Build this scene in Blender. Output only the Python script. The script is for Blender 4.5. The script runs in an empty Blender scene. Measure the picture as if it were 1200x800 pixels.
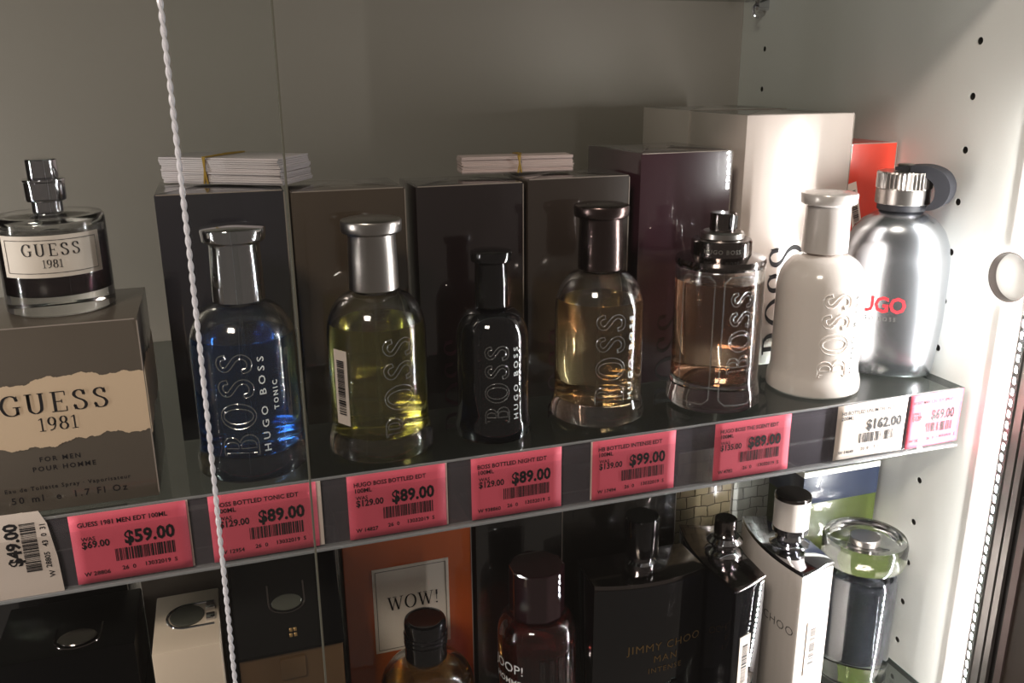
import bpy, bmesh, math, random
from mathutils import Vector, Matrix
random.seed(7)
PI = math.pi
SC = bpy.context.scene
COL = SC.collection

# ------------------------------------------------------------------ camera
CAM = Vector((-0.04694, -0.50503, 0.23584))
F_PX, PITCH, YAW, ROLL = 1038.755, 0.294167, 0.31887, -0.006891
cam_d = bpy.data.cameras.new('camera')
cam_d.sensor_width = 36.0
cam_d.lens = F_PX / 1200 * 36.0
cam_d.clip_start = 0.01
cam_d.clip_end = 50
cam = bpy.data.objects.new('camera', cam_d)
COL.objects.link(cam)
fw = Vector((math.sin(YAW) * math.cos(PITCH), math.cos(YAW) * math.cos(PITCH), -math.sin(PITCH)))
r0 = Vector((math.cos(YAW), -math.sin(YAW), 0))
u0 = r0.cross(fw)
rr = math.cos(ROLL) * r0 + math.sin(ROLL) * u0
uu = -math.sin(ROLL) * r0 + math.cos(ROLL) * u0
cam.matrix_world = Matrix(((rr.x, uu.x, -fw.x, CAM.x), (rr.y, uu.y, -fw.y, CAM.y), (rr.z, uu.z, -fw.z, CAM.z), (0, 0, 0, 1)))
SC.camera = cam

# ------------------------------------------------------------------ world, light, exposure
SC.view_settings.view_transform = 'Standard'
SC.view_settings.look = 'None'
SC.view_settings.gamma = 1
SC.view_settings.use_curve_mapping = False
SC.view_settings.exposure = 0.88
SC.cycles.max_bounces = 16
SC.cycles.transmission_bounces = 14
SC.cycles.transparent_max_bounces = 24
SC.cycles.sample_clamp_indirect = 40
w = bpy.data.worlds.new('world')
SC.world = w
w.use_nodes = True
w.node_tree.nodes['Background'].inputs[0].default_value = (0.50, 0.42, 0.37, 1)
w.node_tree.nodes['Background'].inputs[1].default_value = 0.13
LED_STRENGTH = 410.0

def area(name, loc, target, sx, sy, energy, col):
    l = bpy.data.lights.new(name, 'AREA')
    l.shape = 'RECTANGLE'; l.size = sx; l.size_y = sy; l.energy = energy; l.color = col
    o = bpy.data.objects.new(name, l); COL.objects.link(o)
    o.location = loc
    o.rotation_euler = (Vector(target) - Vector(loc)).to_track_quat('-Z', 'Y').to_euler()
    return o
area('store_ceiling_lamp', (-0.9, -1.3, 1.5), (-0.05, 0.05, 0.05), 0.5, 0.35, 14.5, (1.0, 0.86, 0.74))

# ------------------------------------------------------------------ materials
def s2l(c):
    return tuple((v / 255 / 12.92 if v <= 10 else ((v / 255 + 0.055) / 1.055) ** 2.4) for v in c) + (1,)
def mat(name, col, rough=0.5, metal=0.0, coat=0.0, trans=0.0, ior=1.45, noise=None, bump=None, spec=None, aniso=0.0, crough=0.035):
    m = bpy.data.materials.new(name); m.use_nodes = True
    nt = m.node_tree; b = nt.nodes['Principled BSDF']
    c = s2l(col) if max(col) > 1.0 else tuple(col) + (1,)
    b.inputs['Base Color'].default_value = c
    b.inputs['Roughness'].default_value = rough
    b.inputs['Metallic'].default_value = metal
    b.inputs['Coat Weight'].default_value = coat
    b.inputs['Coat Roughness'].default_value = crough
    b.inputs['Transmission Weight'].default_value = trans
    b.inputs['IOR'].default_value = ior
    if spec is not None: b.inputs['Specular IOR Level'].default_value = spec
    if 'box_card' in name or 'near_black' in name: b.inputs['Coat IOR'].default_value = 1.75
    if aniso: b.inputs['Anisotropic'].default_value = aniso
    tc = nt.nodes.new('ShaderNodeTexCoord')
    if noise:
        sc, amt = noise
        n = nt.nodes.new('ShaderNodeTexNoise'); n.inputs['Scale'].default_value = sc; n.inputs['Detail'].default_value = 6
        nt.links.new(tc.outputs['Object'], n.inputs['Vector'])
        mx = nt.nodes.new('ShaderNodeMix'); mx.data_type = 'RGBA'; mx.blend_type = 'MIX'
        mx.inputs['A'].default_value = tuple(v * (1 - amt) for v in c[:3]) + (1,)
        mx.inputs['B'].default_value = tuple(min(1, v * (1 + amt)) for v in c[:3]) + (1,)
        nt.links.new(n.outputs['Fac'], mx.inputs['Factor'])
        nt.links.new(mx.outputs['Result'], b.inputs['Base Color'])
    if bump:
        sc, st, dist = bump
        n = nt.nodes.new('ShaderNodeTexNoise'); n.inputs['Scale'].default_value = sc; n.inputs['Detail'].default_value = 3
        nt.links.new(tc.outputs['Object'], n.inputs['Vector'])
        bp = nt.nodes.new('ShaderNodeBump'); bp.inputs['Strength'].default_value = st; bp.inputs['Distance'].default_value = dist
        nt.links.new(n.outputs['Fac'], bp.inputs['Height'])
        nt.links.new(bp.outputs['Normal'], b.inputs['Coat Normal' if coat else 'Normal'])
    return m
def clear_mat(name, tint, ior=1.45, milky=0.0, milk=(0.8, 0.8, 0.85), rough=0.02):
    """thin clear sheet: fresnel reflection over a tinted see-through"""
    m = bpy.data.materials.new(name); m.use_nodes = True
    nt = m.node_tree; nt.nodes.clear()
    out = nt.nodes.new('ShaderNodeOutputMaterial')
    tr = nt.nodes.new('ShaderNodeBsdfTransparent'); tr.inputs[0].default_value = tuple(tint) + (1,)
    gl = nt.nodes.new('ShaderNodeBsdfGlossy'); gl.inputs['Roughness'].default_value = rough
    fr = nt.nodes.new('ShaderNodeFresnel'); fr.inputs['IOR'].default_value = ior
    mx = nt.nodes.new('ShaderNodeMixShader')
    geo = nt.nodes.new('ShaderNodeNewGeometry'); ma = nt.nodes.new('ShaderNodeMath'); ma.operation = 'MULTIPLY_ADD'
    mb = nt.nodes.new('ShaderNodeMath'); mb.operation = 'SUBTRACT'; mb.inputs[0].default_value = 1.0
    nt.links.new(geo.outputs['Backfacing'], mb.inputs[1])
    ma.operation = 'MULTIPLY'
    nt.links.new(fr.outputs[0], ma.inputs[0]); nt.links.new(mb.outputs[0], ma.inputs[1])
    nt.links.new(ma.outputs[0], mx.inputs[0])
    nt.links.new(gl.outputs[0], mx.inputs[2])
    if milky > 0:
        df = nt.nodes.new('ShaderNodeBsdfDiffuse'); df.inputs[0].default_value = tuple(milk) + (1,)
        m2 = nt.nodes.new('ShaderNodeMixShader'); m2.inputs[0].default_value = milky
        nt.links.new(tr.outputs[0], m2.inputs[1]); nt.links.new(df.outputs[0], m2.inputs[2])
        nt.links.new(m2.outputs[0], mx.inputs[1])
    else:
        nt.links.new(tr.outputs[0], mx.inputs[1])
    nt.links.new(mx.outputs[0], out.inputs[0])
    return m
def emit(name, col, st):
    m = bpy.data.materials.new(name); m.use_nodes = True
    nt = m.node_tree; nt.nodes.clear()
    out = nt.nodes.new('ShaderNodeOutputMaterial'); e = nt.nodes.new('ShaderNodeEmission')
    e.inputs[0].default_value = tuple(col) + (1,); e.inputs[1].default_value = st
    nt.links.new(e.outputs[0], out.inputs[0]); return m
def croc_mat(name, c1, c2, line, rough):
    m = mat(name, c1, rough, coat=0.8)
    nt = m.node_tree; b = nt.nodes['Principled BSDF']
    tc = nt.nodes.new('ShaderNodeTexCoord'); mp = nt.nodes.new('ShaderNodeMapping')
    mp.inputs['Rotation'].default_value = (PI / 2, 0, 0)
    ns = nt.nodes.new('ShaderNodeTexNoise'); ns.inputs['Scale'].default_value = 60
    ad = nt.nodes.new('ShaderNodeMixRGB'); ad.blend_type = 'ADD'; ad.inputs[0].default_value = 0.006
    br = nt.nodes.new('ShaderNodeTexBrick'); br.inputs['Scale'].default_value = 1.0
    br.inputs['Brick Width'].default_value = 0.014; br.inputs['Row Height'].default_value = 0.011
    br.inputs['Mortar Size'].default_value = 0.0007; br.inputs['Mortar Smooth'].default_value = 0.6
    br.inputs['Color1'].default_value = s2l(c1); br.inputs['Color2'].default_value = s2l(c2); br.inputs['Mortar'].default_value = s2l(line)
    nt.links.new(tc.outputs['Object'], mp.inputs[0]); nt.links.new(mp.outputs[0], ad.inputs[1])
    nt.links.new(tc.outputs['Object'], ns.inputs['Vector']); nt.links.new(ns.outputs['Color'], ad.inputs[2])
    nt.links.new(ad.outputs[0], br.inputs['Vector'])
    nt.links.new(br.outputs['Color'], b.inputs['Base Color'])
    bp = nt.nodes.new('ShaderNodeBump'); bp.inputs['Strength'].default_value = 0.5; bp.inputs['Distance'].default_value = 0.001; bp.invert = True
    nt.links.new(br.outputs['Fac'], bp.inputs['Height']); nt.links.new(bp.outputs['Normal'], b.inputs['Normal'])
    return m

M = {}
M['wall_back'] = mat('painted_back_panel', (166, 157, 148), 0.42, metal=0.28, noise=(3, 0.05), bump=(2.5, 0.1, 0.01))
M['wall_side'] = mat('white_side_panel', (222, 221, 217), 0.38, noise=(4, 0.03), bump=(900, 0.05, 0.0002))
M['dark_wall'] = mat('dark_left_panel', (66, 58, 52), 0.5)
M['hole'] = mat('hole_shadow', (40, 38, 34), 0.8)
M['shelf'] = clear_mat('shelf_glass', (0.60, 0.63, 0.61), 1.5, 0.02, (0.35, 0.38, 0.36), 0.03)
M['shelf_edge'] = mat('shelf_glass_edge', (0.05, 0.085, 0.078), 0.12, coat=0.6)
M['pane'] = clear_mat('door_glass', (0.97, 0.98, 0.975), 1.35, 0.004, (0.5, 0.47, 0.42))
M['pane_edge'] = mat('door_glass_edge', (108, 108, 98), 0.25)
M['holder'] = clear_mat('clear_plastic_back', (0.50, 0.50, 0.52), 1.45, 0.20, (0.36, 0.32, 0.37), 0.08)
M['holder_front'] = clear_mat('clear_plastic_front', (0.97, 0.97, 0.97), 1.35, 0.0, (0.8, 0.8, 0.8), 0.03)
M['lip'] = mat('clear_plastic_lip', (190, 190, 192), 0.10, coat=0.8, trans=0.6, crough=0.1)
M['pink'] = mat('pink_tag_paper', (226, 92, 112), 0.65, noise=(60, 0.04))
M['white_tag'] = mat('white_tag_paper', (232, 216, 206), 0.65, noise=(60, 0.03))
M['ink'] = mat('black_print', (24, 18, 22), 0.6)
M['grey_ink'] = mat('grey_print', (96, 92, 88), 0.6)
M['red_ink'] = mat('red_print', (190, 40, 50), 0.5)
M['white_ink'] = mat('white_print', (225, 228, 232), 0.5)
M['gold_ink'] = mat('gold_print', (150, 120, 78), 0.35, metal=0.6)
M['glass'] = mat('clear_glass', (0.98, 0.985, 0.98), 0.0, trans=1.0, ior=1.47, coat=0.5, crough=0.10)
M['ridge'] = clear_mat('glass_relief_edge', (0.8, 0.8, 0.8), 2.6, 0.10, (0.75, 0.75, 0.75), 0.12)
M['liq_blue'] = mat('blue_liquid', (0.16, 0.40, 0.90), 0.0, trans=1.0, ior=1.34)
M['liq_yellow'] = mat('pale_yellow_liquid', (0.97, 0.92, 0.36), 0.0, trans=1.0, ior=1.34)
M['liq_amber'] = mat('light_amber_liquid', (0.95, 0.70, 0.38), 0.0, trans=1.0, ior=1.34)
M['liq_rose'] = mat('rose_amber_liquid', (0.90, 0.56, 0.38), 0.0, trans=1.0, ior=1.34)
M['liq_dark'] = mat('dark_plum_liquid', (0.045, 0.025, 0.035), 0.0, trans=0.9, ior=1.34)
M['liq_orange'] = mat('orange_liquid', (0.99, 0.60, 0.16), 0.0, trans=1.0, ior=1.34)
M['liq_red'] = mat('dark_red_liquid', (0.26, 0.035, 0.03), 0.0, trans=0.95, ior=1.34)
M['liq_navy'] = mat('dark_grey_liquid', (0.07, 0.08, 0.10), 0.02, trans=0.7, ior=1.34)
M['smoke'] = mat('black_lacquered_glass', (8, 8, 12), 0.03, coat=1.0)
M['block_black'] = mat('black_block_lacquer', (6, 6, 7), 0.30, spec=0.18)
M['chrome'] = mat('polished_chrome', (205, 205, 210), 0.07, metal=1.0)
M['satin'] = mat('satin_steel', (186, 180, 176), 0.28, metal=1.0, aniso=0.3)
M['dark_satin'] = mat('dark_brown_metal', (92, 78, 76), 0.25, metal=1.0, aniso=0.3)
M['alu'] = mat('brushed_aluminium', (196, 200, 206), 0.27, metal=1.0, bump=(700, 0.06, 0.0003))
M['gunmetal'] = mat('gunmetal', (120, 112, 110), 0.12, metal=1.0)
M['black_cap'] = mat('black_plastic', (12, 11, 13), 0.12, coat=0.6)
M['rubber'] = mat('black_rubber', (38, 38, 44), 0.55, bump=(1500, 0.3, 0.0003))
M['white_lacquer'] = mat('white_lacquer', (232, 222, 216), 0.16, coat=0.7)
M['cream_lacquer'] = mat('cream_lacquer', (214, 196, 176), 0.30, coat=0.3)
M['white_metal'] = mat('pearl_white_cap', (222, 214, 210), 0.25, metal=0.25, coat=0.4)
M['box_slate'] = mat('slate_box_card', (32, 30, 40), 0.35, coat=1.0, noise=(25, 0.3), bump=(14, 0.12, 0.004))
M['box_brown'] = mat('brown_box_card', (70, 58, 46), 0.35, coat=1.0, noise=(15, 0.25), bump=(14, 0.12, 0.004))
M['box_black'] = mat('black_box_card', (24, 9, 12), 0.35, coat=1.0, noise=(20, 0.3), bump=(14, 0.12, 0.004))
M['box_umber'] = mat('umber_box_card', (50, 40, 34), 0.35, coat=1.0, noise=(18, 0.3), bump=(14, 0.12, 0.004))
M['box_plum'] = mat('plum_box_card', (56, 28, 38), 0.32, coat=1.0, noise=(18, 0.2), bump=(10, 0.12, 0.004))
M['box_cream'] = mat('cream_box_card', (206, 192, 184), 0.28, coat=1.0, noise=(12, 0.03), bump=(10, 0.25, 0.006), crough=0.16)
M['box_red'] = mat('red_box_card', (216, 62, 42), 0.4, coat=0.5)
M['box_silver'] = mat('silver_brown_box_card', (112, 102, 92), 0.36, metal=0.35, coat=0.6, noise=(14, 0.1))
M['band_cream'] = mat('cream_paper_band', (214, 188, 160), 0.55)
M['label_paper'] = mat('off_white_label_paper', (216, 204, 192), 0.55)
M['worn_highlight'] = mat('worn_card_edge_highlight', (150, 138, 130), 0.6)
M['box_orange'] = mat('orange_box_card', (170, 76, 26), 0.35, coat=0.8, noise=(16, 0.12), bump=(12, 0.15, 0.004))
M['box_navy'] = mat('navy_band', (38, 46, 66), 0.3, coat=0.8)
M['box_green'] = mat('lime_green_band', (62, 72, 28), 0.3, coat=0.9, bump=(20, 0.3, 0.004))
M['box_white'] = mat('white_box_rim', (222, 220, 212), 0.4)
M['box_night'] = mat('near_black_box', (16, 14, 14), 0.3, coat=1.0, bump=(14, 0.15, 0.004))
M['box_taupe'] = mat('taupe_box_card', (78, 68, 60), 0.5, coat=0.4)
M['wrap'] = clear_mat('cellophane', (0.93, 0.93, 0.93), 1.5, 0.03, (0.8, 0.8, 0.8), 0.06)
M['croc_tan'] = croc_mat('tan_scaled_card', (136, 122, 96), (112, 100, 80), (66, 56, 42), 0.25)
M['croc_white'] = croc_mat('white_scaled_card', (206, 204, 198), (190, 188, 182), (140, 138, 134), 0.22)
M['croc_dark'] = croc_mat('dark_scaled_card', (30, 26, 22), (22, 19, 17), (8, 7, 6), 0.2)
M['card'] = mat('white_card_stock', (206, 196, 198), 0.6)
M['card_edge'] = mat('pinkish_card_stock', (206, 186, 182), 0.6)
M['rubber_band'] = mat('ochre_rubber_band', (170, 136, 50), 0.5)
M['string'] = mat('silvery_cord', (240, 242, 250), 0.3, coat=0.3)
M['led_chip'] = emit('led_light', (1.0, 0.985, 0.965), LED_STRENGTH)
M['led_base'] = mat('led_tape', (112, 112, 110), 0.4)
M['led_chip_left'] = emit('led_light_left', (1.0, 0.965, 0.93), LED_STRENGTH * 0.75)
M['channel'] = mat('glossy_white_channel', (214, 206, 206), 0.10, coat=0.5)
M['frame_alu'] = mat('door_frame_aluminium', (150, 146, 144), 0.35, metal=0.7)
M['frame_dark'] = mat('door_frame_gasket', (22, 20, 20), 0.5)
M['frame_mauve'] = mat('door_frame_inner', (112, 100, 98), 0.4, metal=0.5)
M['amber_gold'] = mat('bronze_glass_base', (96, 72, 48), 0.08, coat=0.8, metal=0.3)

# ------------------------------------------------------------------ geometry helpers
class G:
    def __init__(s): s.v = []; s.f = []
    def add(s, vf, mtx=None):
        v, f = (vf.v, vf.f) if isinstance(vf, G) else vf
        n = len(s.v)
        s.v += [tuple(mtx @ Vector(p)) if mtx is not None else tuple(p) for p in v]
        s.f += [tuple(i + n for i in q) for q in f]
        return s
def box(x0, x1, y0, y1, z0, z1, bev=0.0):
    bm = bmesh.new(); bmesh.ops.create_cube(bm, size=1)
    for v in bm.verts:
        v.co = Vector(((x0 + x1) / 2 + v.co.x * (x1 - x0), (y0 + y1) / 2 + v.co.y * (y1 - y0), (z0 + z1) / 2 + v.co.z * (z1 - z0)))
    if bev: bmesh.ops.bevel(bm, geom=bm.edges[:], offset=bev, segments=2, affect='EDGES', profile=0.6)
    return bm2(bm)
def bm2(bm):
    bm.verts.index_update()
    g = G(); g.v = [tuple(v.co) for v in bm.verts]; g.f = [tuple(v.index for v in f.verts) for f in bm.faces]
    bm.free(); return g
def prism(poly, z0, z1, bev=0.0, z1f=None):
    bm = bmesh.new()
    lo = [bm.verts.new((x, y, z0)) for x, y in poly]
    hi = [bm.verts.new((x, y, z1f(x, y) if z1f else z1)) for x, y in poly]
    n = len(poly)
    bm.faces.new(lo[::-1]); bm.faces.new(hi)
    for i in range(n): bm.faces.new((lo[i], lo[(i + 1) % n], hi[(i + 1) % n], hi[i]))
    bmesh.ops.recalc_face_normals(bm, faces=bm.faces[:])
    if bev: bmesh.ops.bevel(bm, geom=bm.edges[:], offset=bev, segments=2, affect='EDGES', profile=0.6)
    return bm2(bm)
def lathe(prof, n=64, sx=1.0, sy=1.0, flute=None):
    """closed solid of revolution; prof runs from axis to axis"""
    g = G(); rings = []
    for r, z in prof:
        if r < 1e-7:
            rings.append([len(g.v)]); g.v.append((0, 0, z))
        else:
            st = len(g.v)
            for i in range(n):
                a = 2 * PI * i / n; q = r
                if flute and flute[1] <= z <= flute[2]: q = r * (1 - flute[0] * (i % 2))
                g.v.append((q * math.cos(a) * sx, q * math.sin(a) * sy, z))
            rings.append(list(range(st, st + n)))
    for a, b in zip(rings, rings[1:]):
        for i in range(n):
            j = (i + 1) % n
            if len(a) == 1 and len(b) == 1: break
            if len(a) == 1: g.f.append((a[0], b[j], b[i]))
            elif len(b) == 1: g.f.append((a[i], a[j], b[0]))
            else: g.f.append((a[i], a[j], b[j], b[i]))
    return g
def arc(r0, z0, r1, z1, n=6, convex=True):
    """quarter-ellipse points from (r0,z0) to (r1,z1), leaving vertically (shoulder)"""
    out = []
    for i in range(n + 1):
        t = PI / 2 * i / n
        if convex: out.append((r1 + (r0 - r1) * math.cos(t), z0 + (z1 - z0) * math.sin(t)))
        else: out.append((r0 + (r1 - r0) * math.sin(t), z1 + (z0 - z1) * math.cos(t)))
    return out
def tube(pts, r, n=6, closed=False):
    g = G(); N = len(pts); P = [Vector(p) for p in pts]; rings = []
    up = Vector((0, 0, 1))
    prev = None
    for i in range(N):
        a = P[i - 1] if (i > 0 or closed) else P[i]
        b = P[(i + 1) % N] if (i < N - 1 or closed) else P[i]
        t = (b - a).normalized()
        if prev is None:
            x = t.cross(up) if abs(t.z) < 0.9 else t.cross(Vector((1, 0, 0)))
        else:
            x = prev - t * prev.dot(t)
        x.normalize(); prev = x; y = t.cross(x)
        rings.append(len(g.v))
        for k in range(n):
            an = 2 * PI * k / n
            g.v.append(tuple(P[i] + (x * math.cos(an) + y * math.sin(an)) * r))
    m = N if closed else N - 1
    for i in range(m):
        a, b = rings[i], rings[(i + 1) % N]
        for k in range(n):
            g.f.append((a + k, a + (k + 1) % n, b + (k + 1) % n, b + k))
    if not closed:
        g.f.append(tuple(range(rings[0], rings[0] + n))[::-1]); g.f.append(tuple(range(rings[-1], rings[-1] + n)))
    return g
def T(x=0, y=0, z=0): return Matrix.Translation((x, y, z))
def RZ(a): return Matrix.Rotation(a, 4, 'Z')
FRONT = Matrix.Rotation(PI / 2, 4, 'X')          # flat drawing (x, y) stands up facing -y

def text(s, size, align='CENTER', bold=0.0, spacing=1.0, sx=1.0):
    c = bpy.data.curves.new('t', 'FONT'); c.body = s; c.size = size; c.align_x = align
    c.resolution_u = 2; c.offset = bold * size; c.space_character = spacing; c.fill_mode = 'FRONT'
    o = bpy.data.objects.new('t', c)
    me = o.to_mesh()
    g = G(); g.v = [(v.co.x * sx, v.co.y, 0) for v in me.vertices]; g.f = [tuple(p.vertices) for p in me.polygons]
    o.to_mesh_clear(); bpy.data.objects.remove(o); bpy.data.curves.remove(c)
    return g
def curve(pts, k=5):
    out = []
    P = [pts[0]] + list(pts) + [pts[-1]]
    for i in range(1, len(P) - 2):
        p0, p1, p2, p3 = P[i - 1], P[i], P[i + 1], P[i + 2]
        for j in range(k):
            t = j / k
            out.append(tuple(0.5 * (2 * p1[d] + (p2[d] - p0[d]) * t + (2 * p0[d] - 5 * p1[d] + 4 * p2[d] - p3[d]) * t * t + (3 * p1[d] - p0[d] - 3 * p2[d] + p3[d]) * t ** 3) for d in (0, 1)))
    out.append(tuple(pts[-1])); return out
def ell(cx, cy, rx, ry, n=24, a0=0, a1=2 * PI):
    return [(cx + rx * math.cos(a0 + (a1 - a0) * i / n), cy + ry * math.sin(a0 + (a1 - a0) * i / n)) for i in range(n + 1)]
TH, TN = 0.125, 0.035
# roman capitals drawn as pen strokes: (points, width or None for the pen's own contrast)
SERIF = {
 'G': (0.74, [(curve([(0.66, 0.72), (0.6, 0.9), (0.42, 0.985), (0.2, 0.88), (0.08, 0.6), (0.08, 0.4), (0.2, 0.12), (0.42, 0.015), (0.6, 0.08), (0.65, 0.2)]), None), ([(0.64, 0.42), (0.64, 0.06)], 0.11), ([(0.48, 0.42), (0.76, 0.42)], 0.04), ([(0.67, 0.7), (0.67, 0.96)], 0.03)]),
 'U': (0.76, [(curve([(0.16, 0.97), (0.16, 0.35), (0.2, 0.14), (0.38, 0.02), (0.56, 0.12), (0.62, 0.35), (0.62, 0.97)]), None), ([(0.02, 0.975), (0.3, 0.975)], 0.04), ([(0.5, 0.975), (0.74, 0.975)], 0.04), ([(0.16, 0.97), (0.16, 0.3)], 0.12)]),
 'E': (0.66, [([(0.17, 0.02), (0.17, 0.98)], 0.12), ([(0.03, 0.98), (0.58, 0.98)], 0.04), ([(0.03, 0.02), (0.6, 0.02)], 0.04), ([(0.17, 0.51), (0.44, 0.51)], 0.04), ([(0.575, 0.98), (0.575, 0.78)], 0.04), ([(0.6, 0.02), (0.6, 0.24)], 0.04), ([(0.44, 0.6), (0.44, 0.42)], 0.035)]),
 'S': (0.6, [(curve([(0.46, 0.74), (0.42, 0.9), (0.28, 0.98), (0.13, 0.91), (0.08, 0.76), (0.16, 0.62), (0.3, 0.52), (0.43, 0.42), (0.5, 0.25), (0.42, 0.07), (0.26, 0.02), (0.12, 0.08), (0.06, 0.26)]), None), ([(0.475, 0.7), (0.475, 0.97)], 0.03), ([(0.055, 0.03), (0.055, 0.3)], 0.03)]),
 'W': (1.08, [([(0.12, 0.97), (0.34, 0.03)], 0.12), ([(0.34, 0.03), (0.54, 0.9)], 0.04), ([(0.52, 0.9), (0.74, 0.03)], 0.12), ([(0.74, 0.03), (0.95, 0.97)], 0.04), ([(0.0, 0.975), (0.26, 0.975)], 0.04), ([(0.38, 0.975), (0.62, 0.975)], 0.04), ([(0.84, 0.975), (1.05, 0.975)], 0.04)]),
 'O': (0.82, [(ell(0.4, 0.5, 0.33, 0.485), None)]),
 'B': (0.68, [([(0.16, 0.02), (0.16, 0.98)], 0.12), ([(0.02, 0.98), (0.32, 0.98)], 0.04), ([(0.02, 0.02), (0.34, 0.02)], 0.04), ([(0.16, 0.52), (0.34, 0.52)], 0.04), (ell(0.32, 0.75, 0.2, 0.23, 12, -PI / 2, PI / 2), None), (ell(0.34, 0.27, 0.25, 0.25, 12, -PI / 2, PI / 2), None)]),
 '!': (0.3, [([(0.14, 0.98), (0.14, 0.62)], 0.12), ([(0.14, 0.62), (0.14, 0.26)], 0.05), (ell(0.14, 0.06, 0.035, 0.035, 8), 0.06)]),
 '1': (0.46, [([(0.24, 0.02), (0.24, 0.97)], 0.09), ([(0.06, 0.02), (0.42, 0.02)], 0.045), ([(0.24, 0.95), (0.07, 0.84)], 0.05)]),
 '9': (0.58, [(ell(0.27, 0.68, 0.19, 0.29), None), (curve([(0.46, 0.7), (0.45, 0.4), (0.34, 0.12), (0.12, 0.02)]), 0.07)]),
 '8': (0.58, [(ell(0.28, 0.74, 0.17, 0.23), None), (ell(0.28, 0.27, 0.21, 0.25), None)]),
 ' ': (0.4, []),
}
def stroke_sides(pts, width):
    L, R = [], []
    n = len(pts); closed = n > 3 and abs(pts[0][0] - pts[-1][0]) + abs(pts[0][1] - pts[-1][1]) < 1e-6
    for i in range(n):
        a = pts[i - 1] if i else (pts[-2] if closed else pts[0])
        b = pts[i + 1] if i < n - 1 else (pts[1] if closed else pts[-1])
        dx, dy = b[0] - a[0], b[1] - a[1]; d = math.hypot(dx, dy) or 1
        wd = width if width else TN + (TH - TN) * abs(dy / d) ** 1.3
        nx, ny = -dy / d * wd / 2, dx / d * wd / 2
        L.append((pts[i][0] + nx, pts[i][1] + ny)); R.append((pts[i][0] - nx, pts[i][1] - ny))
    return L, R
def serif(s, size, spacing=0.06, sx=1.0, align=0.5):
    g = G(); x = 0; wid = sum(SERIF[c][0] + spacing for c in s) - spacing
    for c in s:
        for pts, wd in SERIF[c][1]:
            L, R = stroke_sides(pts, wd); n = len(g.v); m = len(L)
            for p in L + R: g.v.append((((p[0] + x) - wid * align) * size * sx, p[1] * size, 0))
            for i in range(m - 1): g.f.append((n + i, n + m + i, n + m + i + 1, n + i + 1))
        x += SERIF[c][0] + spacing
    return g
def outline_paths(s, spacing=0.1):
    """outline loops of large raised roman letters B, O, S in em units"""
    out = []; x = 0
    for c in s:
        if c == 'O':
            loops = [ell(0.42, 0.5, 0.40, 0.5, 28)[:-1], ell(0.42, 0.5, 0.24, 0.42, 24)[:-1]]; wd = 0.84
        elif c == 'S':
            cl = curve([(0.52, 0.72), (0.46, 0.88), (0.30, 0.93), (0.15, 0.84), (0.15, 0.70), (0.30, 0.57), (0.46, 0.44), (0.52, 0.27), (0.42, 0.11), (0.27, 0.07), (0.12, 0.12), (0.07, 0.28)], 4)
            L, R = stroke_sides(cl, 0.13); loops = [L + R[::-1]]; wd = 0.62
        else:
            loops = [[(0, 0), (0.40, 0)] + ell(0.40, 0.26, 0.27, 0.26, 8, -PI / 2, PI / 2)[1:-1] + [(0.42, 0.52)] + ell(0.36, 0.76, 0.24, 0.24, 8, -PI / 2, PI / 2)[1:] + [(0, 1), (0, 0.94), (0.08, 0.93), (0.08, 0.07), (0, 0.06)],
                     [(0.24, 0.57), (0.34, 0.57)] + ell(0.34, 0.75, 0.11, 0.18, 6, -PI / 2, PI / 2) + [(0.24, 0.93)],
                     [(0.24, 0.07), (0.36, 0.07)] + ell(0.36, 0.28, 0.14, 0.21, 6, -PI / 2, PI / 2) + [(0.24, 0.49)]]; wd = 0.7
        for lp in loops: out.append([(px + x, py) for px, py in lp])
        x += wd + spacing
    return out, x - spacing
def barcode(wd, ht, n=34, seed=1):
    rnd = random.Random(seed); g = G(); x = 0; bars = []
    while x < 1:
        b = rnd.choice((1, 1, 2, 3)) / (n * 3); bars.append((x, min(1, x + b))); x += b + rnd.choice((1, 1, 2)) / (n * 3)
    for a, b in bars:
        k = len(g.v); g.v += [((a - .5) * wd, 0, 0), ((b - .5) * wd, 0, 0), ((b - .5) * wd, ht, 0), ((a - .5) * wd, ht, 0)]
        g.f.append((k, k + 1, k + 2, k + 3))
    return g
def wrap(g, R, a0, sx=1.0, sy=1.0):
    """bend a flat drawing (x right, y up, z out) round a vertical cylinder; a0 = azimuth of x=0"""
    o = G(); o.f = list(g.f)
    for x, y, z in g.v:
        a = a0 + x / R; o.v.append(((R + z) * math.cos(a) * sx, (R + z) * math.sin(a) * sy, y))
    return o
def up90(g):
    """turn a drawing so that it reads from bottom to top"""
    o = G(); o.f = list(g.f); o.v = [(-y, x, z) for x, y, z in g.v]; return o
def mv(g, x=0, y=0, z=0):
    o = G(); o.f = list(g.f); o.v = [(a + x, b + y, c + z) for a, b, c in g.v]; return o

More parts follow.
